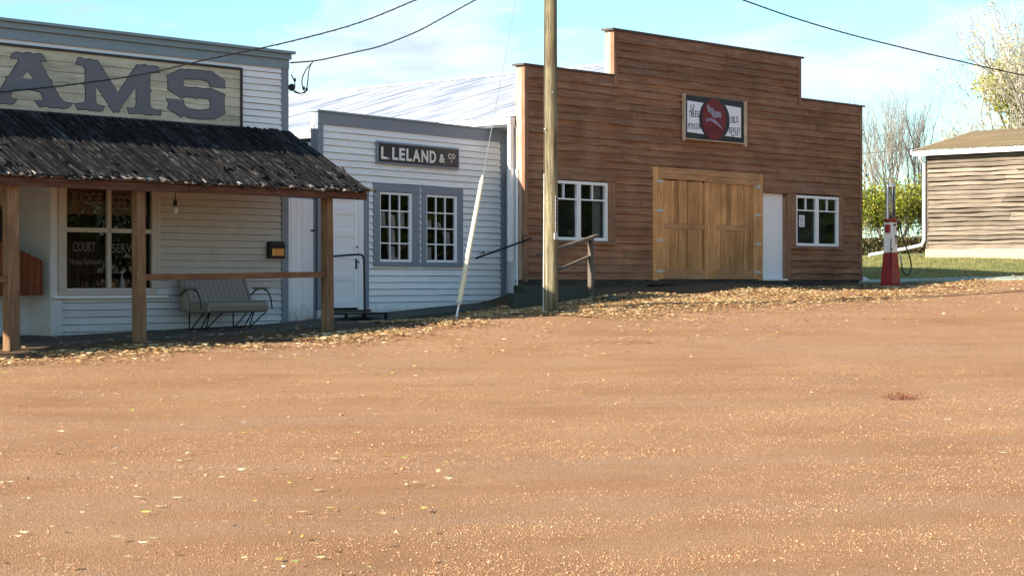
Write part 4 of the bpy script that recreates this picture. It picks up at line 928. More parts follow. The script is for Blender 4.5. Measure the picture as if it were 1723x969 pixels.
gt = thing('guy_wire', 'slanting guy wire with a pale yellow plastic guard, anchored in the leaves', 'guy wire', 'W', (-1.01, 34.6, -.705))
a = Vector((-1.01, 34.6, float(gz(-1.01, 34.6))-.02)); b = Vector((PX, PY, 9.0)); P = lambda t: tuple(a+(b-a)*t)
mb = MB(); mb.tube([P(.0), P(.035)], .012, 6); mb.tube([P(.0), P(.03)], .02, 6); mb.build('anchor_rod', M['gutter'], gt)
mb = MB(); mb.tube([P(.03), P(1)], .0065, 5); mb.build('wire', M['steel'], gt)
mb = MB(); mb.tube([P(.028), P(.036), P(.042), P(.26), P(.272)], [.025, .050, .048, .042, .02], 12); mb.build('guard', M['guard'], gt, smooth=True)
mb = MB(); mb.tube([P(.0315), P(.036)], .066, 8); mb.build('guard_clamp', M['steel'], gt)

def spline(pts, n=6):
    out = []; p = [Vector(q) for q in pts]
    for i in range(len(p)-1):
        p0 = p[max(i-1, 0)]; p1 = p[i]; p2 = p[i+1]; p3 = p[min(i+2, len(p)-1)]
        for k in range(n):
            t = k/n; out.append(.5*((2*p1)+(p2-p0)*t+(2*p0-5*p1+4*p2-p3)*t*t+(3*p1-p0-3*p2+p3)*t**3))
    out.append(p[-1]); return [tuple(q) for q in out]
def cable(pts, r, label, twist=0):
    mb = MB(); s = spline(pts)
    mb.tube(s, r, 6)
    if twist:
        s2 = []
        for i, (p, q) in enumerate(zip(s[:-1], s[1:])):
            for k in range(5):
                t = k/5; ph = (i*5+k)*1.1; s2.append((p[0]+(q[0]-p[0])*t, p[1]+(q[1]-p[1])*t+.6*twist*math.sin(ph), p[2]+(q[2]-p[2])*t+twist*math.cos(ph)))
        mb.tube(s2, r*.7, 5)
    o = mb.build('overhead_cable', M['wire']); return tag(o, label, 'cable', 'overhead cables')
cable([(0.75, 37.05, 6.49), (-0.46, 36.24, 5.83), (-1.76, 35.3, 5.13), (-2.78, 34.55, 4.6), (-3.96, 33.69, 4.15), (-5.17, 32.81, 3.76), (-6.15, 32.1, 3.43), (-7.17, 31.36, 3.18), (-8.14, 30.65, 2.99), (-9.29, 29.81, 2.79), (-12, 27.5, 2.6)], .013, 'overhead cable crossing in front of the big cream sign', .008)
cable([(0.73, 37.0, 6.25), (-0.02, 36.8, 5.72), (-0.69, 36.52, 5.31), (-1.36, 36.25, 4.9), (-1.8, 36.07, 4.64), (-2.44, 35.81, 4.35), (-2.87, 35.63, 4.22), (-3.29, 35.46, 4.1), (-3.61, 35.33, 4.02), (-4.05, 35.17, 3.965)], .013, 'overhead cable running down to the corner of the porch store', .008)
cable([(0.75, 37.05, 6.72), (2.23, 38.33, 6.4), (3.5, 39.36, 6.15), (4.84, 40.46, 5.88), (6.12, 41.5, 5.63), (7.46, 42.59, 5.43), (8.88, 43.74, 5.27), (10.2, 44.82, 5.14), (12.37, 46.59, 4.95), (15.8, 49.38, 4.75), (20.22, 52.98, 4.69), (34, 64, 5.2)], .015, 'overhead cable sloping down across the sky at right', .009)
cable([(11.5, 75.0, 4.88), (13.49, 75.0, 4.92), (15.22, 75.0, 5.08), (17.07, 75.0, 5.29), (19.38, 75.0, 5.64), (26, 75, 6.4)], .018, 'thin distant cable between the bare tree and the shed roof')
t = thing('service_drop', 'service head with looped cables on the top corner of the porch store', 'service head', 'S', (.03, .0, 3.6))
mb = MB(); mb.lathe((.10, -.02, 3.52), [(.02, -.05), (.06, -.02), (.065, .04), (.03, .08)], 12); mb.beam((.0, -.02, 3.55), (.10, -.02, 3.55), .04, .04); mb.build('weatherhead', M['black'], t)
sd = lambda px, py: ((px-861.5)/3245*35.2, 35.2, (472-py)/3245*35.2)
S2 = lambda q: (lambda l: (l[0], l[1], q[2]))(loc('S', q[0], q[1]))
mb = MB()
for pp in ([(527,104),(517,115),(510,128),(508,140),(511,152)], [(524,107),(520,118),(518,135),(516,152)], [(511,152),(513,155),(505,158),(497,156),(492,150)], [(516,152),(512,157),(503,157),(495,153)], [(490,126),(494,134)], [(496,137),(496,148),(494,152)]):
    mb.tube(spline([S2(sd(*p)) for p in pp], 4), .011, 5)
mb.build('cable_loops', M['wire'], t)
mb = MB()
for p in ((511, 149), (516, 151), (496, 135)): c_ = S2(sd(*p)); mb.lathe((c_[0], c_[1], c_[2]-.03), [(.012, 0), (.028, .02), (.02, .06)], 8)
mb.build('cable_clamps', M['wire'], t)

# ================================================================== GAS PUMP
gu, gvv = 12.42, -1.42; X, Y, _ = w('G', gu, gvv); g = float(gz(X, Y))
pu = thing('visible_gas_pump', 'old red and white gravity gas pump with a glass cylinder, beside the garage', 'gas pump', 'G', (gu, gvv, g))
z0 = g; c = (gu, gvv)
mb = MB(); mb.box(gu-.23, gu+.23, gvv-.22, gvv+.22, z0-.15, z0+.035); mb.build('footing', M['concrete'], pu, bevel=.008)
mb = MB(); mb.frustum(gu, gvv, z0+.03, z0+.07, .205, .19, .20, .185); mb.frustum(gu, gvv, z0+.071, z0+.86, .190, .178, .138, .13); mb.build('base', M['pumpred'], pu, bevel=.01)
mb = MB(); mb.frustum(gu, gvv, z0+.862, z0+1.62, .134, .127, .122, .118); mb.build('body', M['pumpwhite'], pu, bevel=.012)
mb = MB(); mb.lathe((gu, gvv, z0+1.622), [(.15, 0), (.17, .02), (.18, .04), (.18, .06), (.16, .085), (.14, .10)], 24); mb.build('collar', M['pumpred'], pu, smooth=False)
mb = MB(); mb.lathe((gu, gvv, z0+1.745), [(.105, 0), (.105, .74)], 24); mb.build('glass_cylinder', M['glass'], pu, smooth=True)
mb = MB(); mb.tube([(gu, gvv, z0+1.745), (gu, gvv, z0+2.48)], .018, 8); 
for k in range(9): mb.box(gu+.01, gu+.05, gvv-.01, gvv+.01, z0+1.82+k*.07, z0+1.83+k*.07)
mb.build('gauge', M['steel'], pu)
for k in range(8):
    a = math.pi*2*k/8+.2; mb = MB(); mb.tube([(gu+.124*math.cos(a), gvv+.124*math.sin(a), z0+1.74), (gu+.124*math.cos(a), gvv+.124*math.sin(a), z0+2.49)], .010, 6); mb.build('cage_rod', M['steel'], pu)
mb = MB(); mb.tube([(gu-.175, gvv-.02, z0+1.70), (gu-.175, gvv-.02, z0+2.55)], .022, 8); mb.build('sunlit_rod_strip', M['gutter'], pu)  # white column standing in for the sunlit side of the cage rods
mb = MB(); mb.lathe((gu, gvv, z0+2.49), [(.135, 0), (.14, .03), (.125, .05), (.07, .085), (.035, .12), (.04, .14), (.001, .16)], 24); mb.build('cap', M['steel'], pu)
mb = MB(); mb.box(gu-.215, gu-.12, gvv-.08, gvv+.04, z0+1.36, z0+1.56); mb.build('valve_box', M['pumpred'], pu, bevel=.01)
mb = MB(); mb.tube([(gu-.21, gvv-.12, z0+.45), (gu-.185, gvv-.13, z0+1.2)], .012, 6); mb.tube([(gu-.195, gvv-.13, z0+.95), (gu-.11, gvv-.12, z0+.94)], .018, 6); mb.build('pump_handle', M['black'], pu)
mb = MB(); mb.box(gu-.0, gu+.10, gvv-.150, gvv-.122, z0+1.08, z0+1.24); mb.build('gauge_plate', M['steel'], pu, bevel=.004)
mb = MB(); mb.box(gu+.0, gu+.08, gvv-.18, gvv-.12, z0+1.245, z0+1.285); mb.box(gu+.08, gu+.14, gvv-.17, gvv-.11, z0+1.42, z0+1.48); mb.box(gu-.06, gu+.04, gvv-.132, gvv-.122, z0+1.53, z0+1.57); mb.each('fitting', M['black'], pu)
mb = MB(); mb.tube(spline([(gu+.14, gvv-.14, z0+1.66), (gu+.20, gvv-.17, z0+1.62), (gu+.21, gvv-.18, z0+1.42), (gu+.24, gvv-.2, z0+1.25), (gu+.42, gvv-.2, z0+1.0), (gu+.60, gvv-.2, z0+.72), (gu+.66, gvv-.2, z0+.50), (gu+.55, gvv-.2, z0+.33), (gu+.38, gvv-.2, z0+.32), (gu+.25, gvv-.2, z0+.42), (gu+.22, gvv-.18, z0+.62)], 6), .019, 8); mb.build('hose', M['wire'], pu, smooth=True)
mb = MB(); mb.tube([(gu+.22, gvv-.18, z0+.60), (gu+.20, gvv-.16, z0+.80)], .026, 8); mb.build('nozzle', M['steel'], pu)

# ================================================================== WEATHERED SHED (frame H)
sh = thing('weathered_shed', 'low shed of bleached horizontal slabs with a brown metal roof and white eaves', 'building', 'H')
mb = MB(); clap(mb, .08, 10, .98, 3.90, .142, tb=.085, tt=.004, wob=.012, seg=.2, rag=.6, joint=(2.5, 5.5)); mb.build('front_wall', M['slab'], sh)
mb = MB(); mb.box(-.0, .075, -.055, .06, .98, 3.9); mb.box(0, 10, .031, .1, .9, 3.9); mb.box(0, .1, .11, 6.8, .5, 3.9); mb.box(9.9, 10, .11, 6.8, .5, 3.9); mb.box(.1, 9.9, 6.7, 6.8, .5, 3.9); mb.build('side_wall', M['greyw'], sh)
mb = MB(); mb.box(-.02, 10.05, -.06, .10, .2, .975); mb.build('foundation', M['concrete'], sh, bevel=.01)
mb = MB(); mb.box(-.28, 10.3, -.36, -.30, 3.86, 4.02); mb.box(-.28, -.22, -.30, .0, 3.88, 4.0); mb.build('eave_fascia', M['gutter'], sh)
mb = MB(); mb.box(-.2, 10.2, -.30, .03, 3.90, 3.94); mb.build('soffit', M['underside'], sh)
mb = MB(); NUq = 1
i0 = 0; cols = 0; u = -.30
hw = 3.4; zr = 4.85; ze = 4.03
while u < 10.4:
    for du, h in ((0, 0), (.20, 0), (.215, .02), (.235, .02), (.25, 0)):
        mb.v += [(u+du, -.42, ze+h), (u+du, hw, zr+h), (u+du, 2*hw+.4, ze+h)]; cols += 1
    u += .25
for c_ in range(cols-1):
    p = 3*c_; mb.f += [(p, p+3, p+4, p+1), (p+1, p+4, p+5, p+2)]
mb.each('metal_roof', M['browntin'], sh)
mb = MB(); mb.prism([(-.32, 4.00), (-.28, 4.00), (-.28, 4.05), (-.32, 4.05)], -.42, -.3)
mb.hexa([(-.33, -.42, ze-.13), (-.29, -.42, ze-.13), (-.29, hw, zr-.13), (-.33, hw, zr-.13), (-.33, -.42, ze-.005), (-.29, -.42, ze-.005), (-.29, hw, zr-.005), (-.33, hw, zr-.005)])
mb.build('rake_board', M['gutter'], sh)
mb = MB(); mb.tube([(-.06, -.30, 3.90), (-.06, -.30, 3.78), (-.03, -.11, 3.62), (-.03, -.11, 1.25), (-.08, -.16, 1.10), (-.35, -.5, 1.0), (-1.15, -1.5, .78)], .055, 10); mb.build('downspout', M['gutter'], sh)

# ================================================================== TREES AND SHRUBS
def tri_quads(cent, size, rg, flat=0.0, asp=.55):
    n = len(cent); a = rg.normal(size=(n, 3)); a /= np.linalg.norm(a, axis=1)[:, None]
    b = rg.normal(size=(n, 3)); b -= (a*b).sum(1)[:, None]*a; b /= np.linalg.norm(b, axis=1)[:, None]
    if flat: a[:, 2] *= (1-flat); b[:, 2] *= (1-flat)
    s = size*(.6+.8*rg.random(n))[:, None]
    v = np.stack([cent-a*s, cent+b*s*asp, cent+a*s, cent-b*s*asp], 1).reshape(-1, 3)
    return v, np.arange(n*4).reshape(-1, 4)
def grow(mb, p, d, L, r, depth, rg, tips, spread, up, seg=4, kids=(2, 3), nmin=3):
    pts = [Vector(p)]; d = Vector(d).normalized()
    for k in range(seg):
        d = (d+Vector((rg.gauss(0, .09), rg.gauss(0, .09), rg.gauss(0, .05)+up))).normalized(); pts.append(pts[-1]+d*L/seg)
    rr = [max(.0035, r*(1-.5*k/seg)) for k in range(seg+1)]
    mb.tube([tuple(q) for q in pts], rr, 8 if r > .05 else (5 if r > .015 else 3), cap=False)
    for q in pts[1:]:
        if depth <= 2: tips.append((tuple(q), depth))
    if depth == 0: return
    for k in range(rg.randint(*kids)+1):
        t = rg.uniform(.35, 1.0) if k else 1.0
        i = min(seg-1, int(t*seg)); q = pts[i]+(pts[i+1]-pts[i])*(t*seg-i) if t < 1 else pts[-1]
        ax = Vector((rg.gauss(0, 1), rg.gauss(0, 1), rg.gauss(0, .6))); ax -= d*ax.dot(d)
        if ax.length < .01: continue
        nd = d+ax.normalized()*rg.uniform(.5, 1)*spread
        grow(mb, q, nd, L*rg.uniform(.60, .85), r*rg.uniform(.45, .62), depth-1, rg, tips, spread, up, seg, kids)
def tree(name, label, x, y, H, r, stems, depth, spread, up, leaves, lsize, leafmat, bark, seed, dens=None, group=None, cat='tree', L0=.36, kids=(2, 3), sc=.16):
    rg = random.Random(seed); nrg = np.random.default_rng(seed); g = float(gz(x, y))
    t = thing(name, label, cat, 'W', (x, y, g), group); mb = MB(); tips = []
    for s in range(stems):
        a = rg.uniform(0, 6.28); lean = (0 if stems == 1 else rg.uniform(.15, .55))
        grow(mb, (x+.12*math.cos(a)*(stems > 1), y+.12*math.sin(a)*(stems > 1), g-.05), (math.cos(a)*lean, math.sin(a)*lean, 1), H*L0*rg.uniform(.85, 1.1), r, depth, rg, tips, spread, up, kids=kids)
    V = np.array(mb.v); zmax = np.percentile(V[:, 2], 99.8); f = H/(zmax-g)
    V = (V-[x, y, g])*[f, f, f]+[x, y, g]; mb.v = [tuple(q) for q in V]
    mb.build('trunk', bark, t)
    if leaves:
        T = np.array([(np.array(q)-[x, y, g])*f+[x, y, g] for q, dd in tips])
        if dens is not None:
            pr = np.array([dens(*q) for q in T]); T = T[nrg.random(len(T)) < pr]
        c = T[nrg.integers(0, len(T), leaves)]+nrg.normal(size=(leaves, 3))*sc
        v, fc = tri_quads(c, lsize, nrg); v = v-[x, y, g]
        o = fastmesh('crown', v, fc, leafmat, parent=t)
    return t
LY = leafm('yellow_leaves', [(.14, .20, .02), (.28, .32, .03), (.46, .44, .04), (.60, .54, .07), (.62, .56, .16)], .4)
LG = leafm('shrub_leaves', [(.10, .15, .02), (.20, .24, .03), (.34, .34, .05), (.44, .40, .08)], .4)
LD = leafm('dark_green_leaves', [(.025, .05, .012), (.05, .085, .02), (.09, .12, .03)], .3)
LP = leafm('pale_seed_leaves', [(.62, .50, .42), (.76, .68, .58), (.82, .74, .55), (.66, .56, .20), (.50, .46, .14)], .45)
tt_ = tree('yellow_tree', 'tall pale-barked tree with thinning yellow leaves behind the shed', 21.5, 80, 10.9, .17, 4, 5, .66, .05, 7000, .052, LP, M['palebark'], 5, L0=.33, kids=(2, 3), sc=.14)
c_ = np.random.default_rng(8); n_ = 17000; q = c_.normal(size=(n_, 3)); q /= np.linalg.norm(q, axis=1)[:, None]; q *= c_.random((n_, 1))**.4
ctr = c_.integers(0, 42, n_); cl = np.c_[c_.uniform(-2.6, 3.0, 42), c_.uniform(-2, 2, 42), c_.uniform(2.6, 7.8, 42)]; cl[:, 0] += (cl[:, 2]-2.6)*.22
v, fc = tri_quads(cl[ctr]+q*np.array([.75, .75, .55]), .075, c_); fastmesh('crown', v, fc, LY, parent=tt_)
tree('yellow_tree', 'yellow-green tree mostly cut off by the right edge, behind the shed', 25.5, 82, 8.6, .16, 2, 4, .6, .05, 15000, .09, LY, M['palebark'], 9, L0=.34, sc=.28)
tree('bare_tree', 'leafless grey tree with upswept branches right of the brown garage', 14.4, 73, 6.2, .065, 6, 4, .36, .06, 0, .05, LY, M['bark'], 12, L0=.30, kids=(2, 4))
tree('bare_tree', 'small leafless tree whose twigs show above the shed roof', 17.8, 76, 5.6, .045, 3, 4, .34, .07, 0, .05, LY, M['bark'], 21, L0=.34, kids=(2, 3))
hl = ['leafy yellow-green shrub touching the right edge of the brown garage', 'leafy yellow-green shrub directly behind the gas pump', 'leafy yellow-green shrub between the gas pump and the shed', 'leafy yellow-green shrub against the left end of the shed']
for i, (px, yy, hh) in enumerate(((1452, 66, 2.45), (1488, 67, 2.35), (1523, 66, 2.5), (1562, 67.5, 2.5))):
    X = (px-861.5)/3245*yy
    tree('hedge_shrub', hl[i], X, yy, hh, .022, 9, 3, .45, .08, 5200, .050, LG, M['bark'], 31+i, dens=lambda a, b, c: min(1, max(.10, (c-1.55)/.9)), group='shrubs in the hedge behind the lawn', cat='shrub', L0=.45, sc=.10)
mb = MB()   # low bramble band along the foot of the hedge
n = 9000; xs = rng.uniform(11.2, 16.5, n); ys = 65.3+rng.normal(0, .25, n); zs = gz(xs, ys)+rng.random(n)**1.4*.55
v, fc = tri_quads(np.c_[xs, ys, zs], .05, rng); tag(fastmesh('undergrowth', v, fc, leafm('bramble', [(.05, .035, .02), (.10, .07, .035), (.07, .09, .03), (.16, .11, .06)], .1)), kind='stuff', label='dark tangled undergrowth at the foot of the hedge')
# trees across the street, off to the right: what the shop windows mirror
for i, (x, y, h, s) in enumerate(((33, 22, 8, 46), (35, 29, 10, 47), (36, 36, 9, 48), (33, 42, 9, 41), (37, 48, 11, 42), (34, 55, 9, 43), (39, 62, 12, 44), (45, 40, 12, 45))):
    tree('street_tree', 'green tree across the street beyond the right edge', x, y, h, .18, 4, 3, .75, .0, 9000, .20, LD, M['bark'], s, group='trees across the street', L0=.24, sc=.75)

for i in range(11):  # unseen shrubs added to keep bright horizon out of the window reflections
    y = 17+i*4.6; x = 29.5+1.2*math.sin(i*2.1)
    tree('horizon_screen_shrub', 'dense dark shrub added beyond the right edge to screen the horizon from window reflections', x, y, 4.2+.5*math.sin(i*1.7), .03, 9, 2, .8, .0, 5200, .22, LD, M['bark'], 60+i, group='added shrubs screening the horizon', cat='shrub', L0=.42, sc=.45)

# ================================================================== LEAVES, GRASS, GRAVEL
def leaf_cards(x, y, z, size, rg, curl=.35):
    n = len(x); a = rg.random(n)*6.283; s = size*(.4+1.0*rg.random(n)**1.3); tx = rg.normal(0, .22, n); ty = rg.normal(0, .22, n); cu = curl*s*rg.uniform(-.2, 1, n)
    ca, sa = np.cos(a), np.sin(a); c = np.c_[x, y, z]
    def P(u, v, h): return c+np.c_[(ca*u-sa*v)*s, (sa*u+ca*v)*s, h*1.0+np.abs(tx*u+ty*v)*s]
    k = (.45+.3*rg.random(n))
    h = np.abs(cu)*.5; m = rg.uniform(-.15, .15, n)
    v = np.stack([P(-1, 0, cu), P(-.45+m, .75*k, h+cu*.5), P(.35+m, .62*k, h+cu*.4), P(1, .1, cu*.9), P(.35+m, -.62*k, h+cu*.2), P(-.45+m, -.75*k, h+cu*.3)], 1)
    b = np.arange(n)[:, None]*6; f = np.concatenate([b+np.array([[0, 3, 2, 1]]), b+np.array([[0, 5, 4, 3]])], 0)
    return v.reshape(-1, 3), f
def band():
    xs, ys = [], []
    def add(fr, u, v):
        a, b, _ = w(fr, 0, 0); an = R(FR[fr][2]); xs.append(a+u*math.cos(an)-v*math.sin(an)); ys.append(b+u*math.sin(an)+v*math.cos(an))
    r = rng
    def clus(u, v, p): return vn(u*1.3+50, v*1.6+20)*1.6+.55+p > r.random(len(u))
    n = 30000; u = r.uniform(-2.5, 7.5, n); v = -1.3-np.abs(r.normal(0, 1.55, n)); k = clus(u, v, .25); add('G', u[k], v[k])
    n = 12000; u = r.uniform(6, 15, n); v = -2.3-np.abs(r.normal(0, .95, n)); k = clus(u, v, .0); add('G', u[k], v[k])
    n = 5000; u = r.uniform(6, 24, n); v = -1.0-np.abs(r.normal(0, 1.6, n)); add('G', u, v)
    n = 9000; u = r.uniform(-.6, 6.5, n); v = -1.05-np.abs(r.normal(0, .9, n)); k = clus(u, v, .1); add('L', u[k], v[k])
    n = 12000; u = r.uniform(-9, 1.5, n); v = -2.75-np.abs(r.normal(0, .8, n)); k = clus(u, v, -.05); add('S', u[k], v[k])
    n = 500; u = r.uniform(-9, 1.5, n); v = r.uniform(-2.3, -.3, n); add('S', u, v)
    n = 1500; u = r.uniform(-9, 14, n); v = r.uniform(-9, -3, n); add('G', u, v)
    return np.concatenate(xs), np.concatenate(ys)
x, y = band(); z = ground(x, y)+.012+rng.random(len(x))*.03
v, f = leaf_cards(x, y, z, .040, rng)
tag(fastmesh('fallen_leaves', v, f, M['dryleaf']), kind='stuff', label='drift of fallen tan and yellow leaves along the foot of the buildings')
# scattered leaves over the open gravel
n = 1000; yy = 9+rng.random(n)**1.15*22; xx = (rng.random(n)*2-1)*yy*.30; keep = rng.random(n) < (.16+.84*(xx < -.4)); xx, yy = xx[keep], yy[keep]
v, f = leaf_cards(xx, yy, ground(xx, yy)+.010, .034, rng, .9)
M['leaf2'] = leafm('scattered_leaf', [(.36, .20, .09), (.58, .40, .20), (.70, .56, .34), (.76, .68, .48), (.56, .54, .12), (.26, .13, .06)], .12)
tag(fastmesh('scattered_leaves', v, f, M['leaf2']), kind='stuff', label='single dry leaves scattered over the red gravel')
# loose stones
def stones(name, n, ylo, yhi, s0, seed, pw=1.0):
    rg = np.random.default_rng(seed); y = ylo+(yhi-ylo)*rg.random(n)**pw; x = (rg.random(n)*2-1)*(y*.285+.4)
    a = R(28); q = -x*math.sin(a)+y*math.cos(a); p = x*math.cos(a)+y*math.sin(a)
    dn = vn(q*1.5+9, p*.16+3)+.6*vn(x*1.1+7, y*1.1)+.5*vn(x*4, y*4); k = rg.random(n) < np.clip(.42+1.5*dn, .06, 1); x, y = x[k], y[k]; n = len(x)
    z = ground(x, y); s = s0*(.5+rg.random(n)**2.2*1.3)
    base = np.array([(1,0,0),(0,1,0),(-1,0,0),(0,-1,0),(0,0,.75),(0,0,-.5)], float)
    v = base[None]*(1+.4*rg.normal(size=(n, 6, 1))*.6); an = rg.random(n)*6.28; ca, sa = np.cos(an)[:, None], np.sin(an)[:, None]
    X = v[..., 0]*ca-v[..., 1]*sa*.7; Y = v[..., 0]*sa+v[..., 1]*ca*.7
    v = np.stack([X, Y, v[..., 2]], -1)*s[:, None, None]+np.stack([x, y, z+s*.2], -1)[:, None]
    F = np.array([(0,1,4),(1,2,4),(2,3,4),(3,0,4),(1,0,5),(2,1,5),(3,2,5),(0,3,5)])
    f = (F[None]+np.arange(n)[:, None, None]*6).reshape(-1, 3)
    return tag(fastmesh(name, v.reshape(-1, 3), f, M['pebble'], 3), kind='stuff', label='loose crushed red stones lying on the road')
stones('loose_gravel', 170000, 8.8, 26, .0050, 3, 1.3)
stones('coarse_gravel', 1500, 9, 36, .012, 4, 1.0)
# dried weed in the middle of the road
wx, wy = (1518-861.5)/3245*22.0, 22.0
wg = float(ground(np.array([wx]), np.array([wy]))[0])
for _ in range(3):
    wy = -wg*3245/(671-472); wx = (1518-861.5)/3245*wy; wg = float(ground(np.array([wx]), np.array([wy]))[0])
t = thing('dried_weed', 'small reddish dried weed growing in the middle of the gravel road', 'weed', 'W', (wx, wy, wg))
mb = MB()
for k in range(34):
    a = rnd.uniform(0, 6.28); r_ = rnd.uniform(.0, .13); bx, by = wx+r_*1.5*math.cos(a), wy+r_*math.sin(a)
    mb.tube([(bx, by, wg), (bx+.03*math.cos(a), by+.02*math.sin(a), wg+.03), (bx+.06*math.cos(a), by+.05*math.sin(a), wg+rnd.uniform(.03, .08))], [.004, .003, .002], 4)
mb.build('stems', plain('weed_stem', (.16, .04, .02), .8), t)
c = np.c_[rng.normal(0, .11, 90), rng.normal(0, .08, 90), rng.uniform(.01, .07, 90)]; v, f = tri_quads(c, .013, rng); fastmesh('leaves', v, f, leafm('weed_leaf', [(.14, .035, .02), (.24, .10, .04), (.10, .09, .03)], .1), parent=t)
# grass blades: the lawn and sparse tufts along the verge
def blades(name, x, y, h, wd, label):
    n = len(x); z = ground(x, y); a = rng.random(n)*6.28; hh = h*(.5+rng.random(n)); lx = rng.normal(0, .4, n)*hh; ly = rng.normal(0, .4, n)*hh
    dx, dy = np.cos(a)*wd, np.sin(a)*wd
    v = np.stack([np.c_[x-dx, y-dy, z-.01], np.c_[x+dx, y+dy, z-.01], np.c_[x+lx, y+ly, z+hh]], 1).reshape(-1, 3)
    return tag(fastmesh(name, v, np.arange(3*n).reshape(-1, 3), M['grass'], 3), kind='stuff', label=label)
n = 90000; u = 13.2+rng.random(n)*11; v_ = -4+rng.random(n)**.8*24; a_ = R(47.84); X = .08+u*math.cos(a_)-v_*math.sin(a_); Y = 40+u*math.sin(a_)+v_*math.cos(a_)
k = (X/Y > .165) & (X/Y < .30) & (Y < 66.5) & (Y > 50.3+(X-9)*.17); hU, hV = loc('H', X, Y); k &= ~((hU > 0) & (hV > -.05)); blades('grass', X[k], Y[k], .05, .006, 'short mown grass between the garage and the hedge')
n = 350; u = rng.uniform(-2, 7, n); v_ = rng.normal(-1.9, .35, n); X = .08+u*math.cos(a_)-v_*math.sin(a_); Y = 40+u*math.sin(a_)+v_*math.cos(a_)
n2 = 700; u2 = rng.uniform(-.5, 4, n2); v2 = rng.normal(-1.05, .12, n2); p_ = np.array([w('L', a, b)[:2] for a, b in zip(u2, v2)])
n = 0; tx = rng.normal(0, .16, 260)+PX; ty = rng.normal(0, .10, 260)+PY-.12; X = np.r_[X, tx]; Y = np.r_[Y, ty]
n3 = 1800; u3 = rng.uniform(12, 24, n3); v3 = rng.normal(-.9, .5, n3); p3 = np.array([w('G', a, b)[:2] for a, b in zip(u3, v3)])
blades('verge_grass', np.r_[X, p_[:, 0], p3[:, 0]], np.r_[Y, p_[:, 1], p3[:, 1]], .05, .005, 'sparse grass tufts along the verge')
# a few clods and stones beside the steps
for i, (uu, vv_, s) in enumerate(((1.0, -1.75, .13), (-2.2, -1.4, .035), (-2.9, -1.1, .03))):
    X, Y, _ = w('G', uu, vv_); g = float(ground(np.array([X]), np.array([Y]))[0]); mb = MB(); mb.lathe((0, 0, 0), [(.01, -.3*s), (s*.8, -.1*s), (s, .3*s), (s*.6, .8*s), (s*.1, s)], 9)
    for j in range(len(mb.v)): q = mb.v[j]; mb.v[j] = (q[0]*(1+rnd.uniform(-.2, .2)), q[1]*(1+rnd.uniform(-.2, .2)), q[2]*(1+rnd.uniform(-.2, .2)))
    o = mb.build('stone', M['greyw'] if i == 0 else M['concrete']); o.location = (X, Y, g)
    tag(o, ['grey angular stone at the right end of the green steps', 'small pale stone on the green walk left of the steps', 'small pale stone on the green walk near the slanting guard'][i], 'stone')

# ================================================================== LIGHT, SKY, CAMERA
SUN_EL = R(25); sh_ = Vector((-.805, -.593, 0)).normalized()
SV = Vector((sh_.x*math.cos(SUN_EL), sh_.y*math.cos(SUN_EL), math.sin(SUN_EL)))
sl_ = bpy.data.lights.new('sun', 'SUN'); sl_.energy = 5.0; sl_.angle = R(.55); sl_.color = (1.0, .90, .76)
so = bpy.data.objects.new('sun', sl_); COL.objects.link(so); so.rotation_euler = SV.to_track_quat('Z', 'Y').to_euler(); so.location = (-20, -10, 20)
W = bpy.data.worlds.new('World'); scn.world = W; W.use_nodes = True; nt = W.node_tree; nt.nodes.clear()
out = nt.nodes.new('ShaderNodeOutputWorld'); bg = nt.nodes.new('ShaderNodeBackground'); sky = nt.nodes.new('ShaderNodeTexSky')
sky.sky_type = 'NISHITA'; sky.sun_disc = False; sky.sun_elevation = SUN_EL; sky.sun_rotation = math.atan2(sh_.x, sh_.y); sky.air_density = 1.0; sky.dust_density = .6; sky.ozone_density = 1.5
tc = N(nt, 'TexCoord'); mp = N(nt, 'Mapping'); mp.inputs['Scale'].default_value = (1, 1, 3.4); mp.inputs['Location'].default_value = (1.7, .4, .2); mp.inputs['Rotation'].default_value = (0, R(6), 0)
nt.links.new(tc.outputs['Generated'], mp.inputs[0])
n1 = noise(nt, mp, 9.0, 9, .58); n1.inputs['Distortion'].default_value = .3
den = n1.outputs[0]
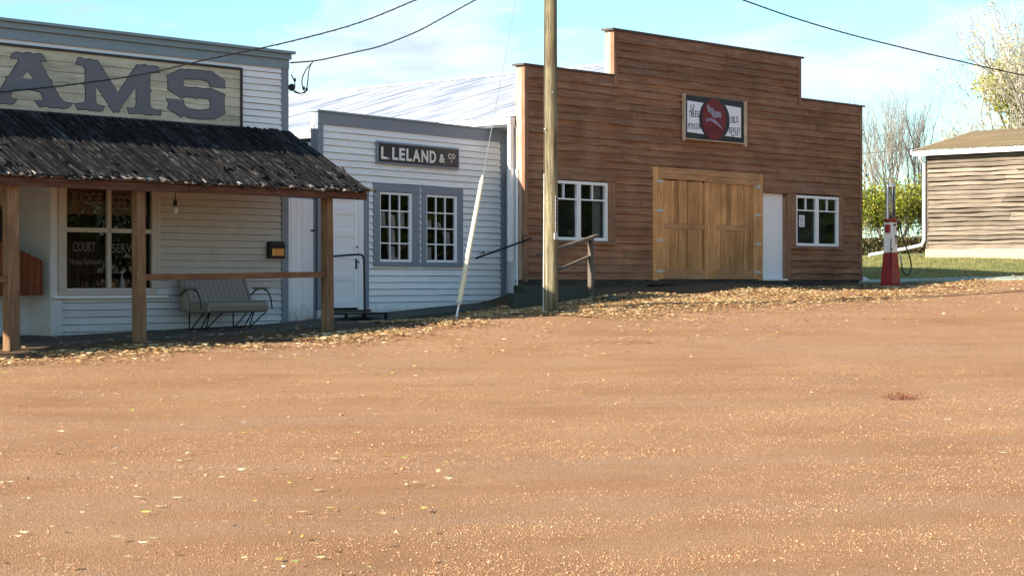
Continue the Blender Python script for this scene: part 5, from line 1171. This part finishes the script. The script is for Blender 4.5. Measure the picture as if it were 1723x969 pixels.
for (cx_, cz_, rx_, rz_, amp) in ((-.075, .120, .10, .045, .21), (.135, .098, .085, .032, .22), (.02, .165, .10, .02, .10), (-.19, .125, .05, .03, .06)):
    vs = N(nt, 'VectorMath', operation='SUBTRACT'); nrm = N(nt, 'VectorMath', operation='NORMALIZE'); nt.links.new(tc.outputs['Generated'], nrm.inputs[0]); nt.links.new(nrm.outputs[0], vs.inputs[0]); vs.inputs[1].default_value = (cx_, .99, cz_)
    vm = N(nt, 'VectorMath', operation='MULTIPLY'); nt.links.new(vs.outputs[0], vm.inputs[0]); vm.inputs[1].default_value = (1/rx_, .8, 1/rz_)
    vl = N(nt, 'VectorMath', operation='LENGTH'); nt.links.new(vm.outputs[0], vl.inputs[0])
    mr = N(nt, 'MapRange', interpolation_type='SMOOTHSTEP'); nt.links.new(vl.outputs['Value'], mr.inputs[0]); mr.inputs[1].default_value = 0; mr.inputs[2].default_value = 1.5; mr.inputs[3].default_value = amp; mr.inputs[4].default_value = 0
    den = math_(nt, 'ADD', den, mr.outputs[0])
cr_ = ramp(nt, [(.53, (0, 0, 0)), (.61, (.55, .55, .55)), (.74, (1, 1, 1))]); nt.links.new(den, cr_.inputs[0])
n2 = noise(nt, mp, 12, 6, .6); cc = ramp(nt, [(.34, (3.3, 3.9, 4.8)), (.58, (5.0, 5.2, 5.5))]); nt.links.new(n2.outputs[0], cc.inputs[0])
mx = mixc(nt, math_(nt, 'MULTIPLY', cr_.outputs[0], .88), mixc(nt, 1, sky.outputs[0], (.80, 1.06, 1.10), 'MULTIPLY'), cc.outputs[0])
nt.links.new(mx, bg.inputs[0]); bg.inputs[1].default_value = .085; nt.links.new(bg.outputs[0], out.inputs[0])

cam = bpy.data.cameras.new('camera'); co = bpy.data.objects.new('camera', cam); COL.objects.link(co); scn.camera = co
cam.sensor_width = 36; cam.lens = 3245/1723*36; cam.shift_y = -12.5/1723; co.rotation_euler = (R(90), 0, 0); co.location = (0, 0, 0)
cam.clip_start = .1; cam.clip_end = 3000
scn.render.engine = 'CYCLES'; scn.view_settings.view_transform = 'Standard'; scn.view_settings.look = 'None'; scn.view_settings.gamma = 1; scn.view_settings.exposure = 1.35
scn.render.resolution_x = 1024; scn.render.resolution_y = 575
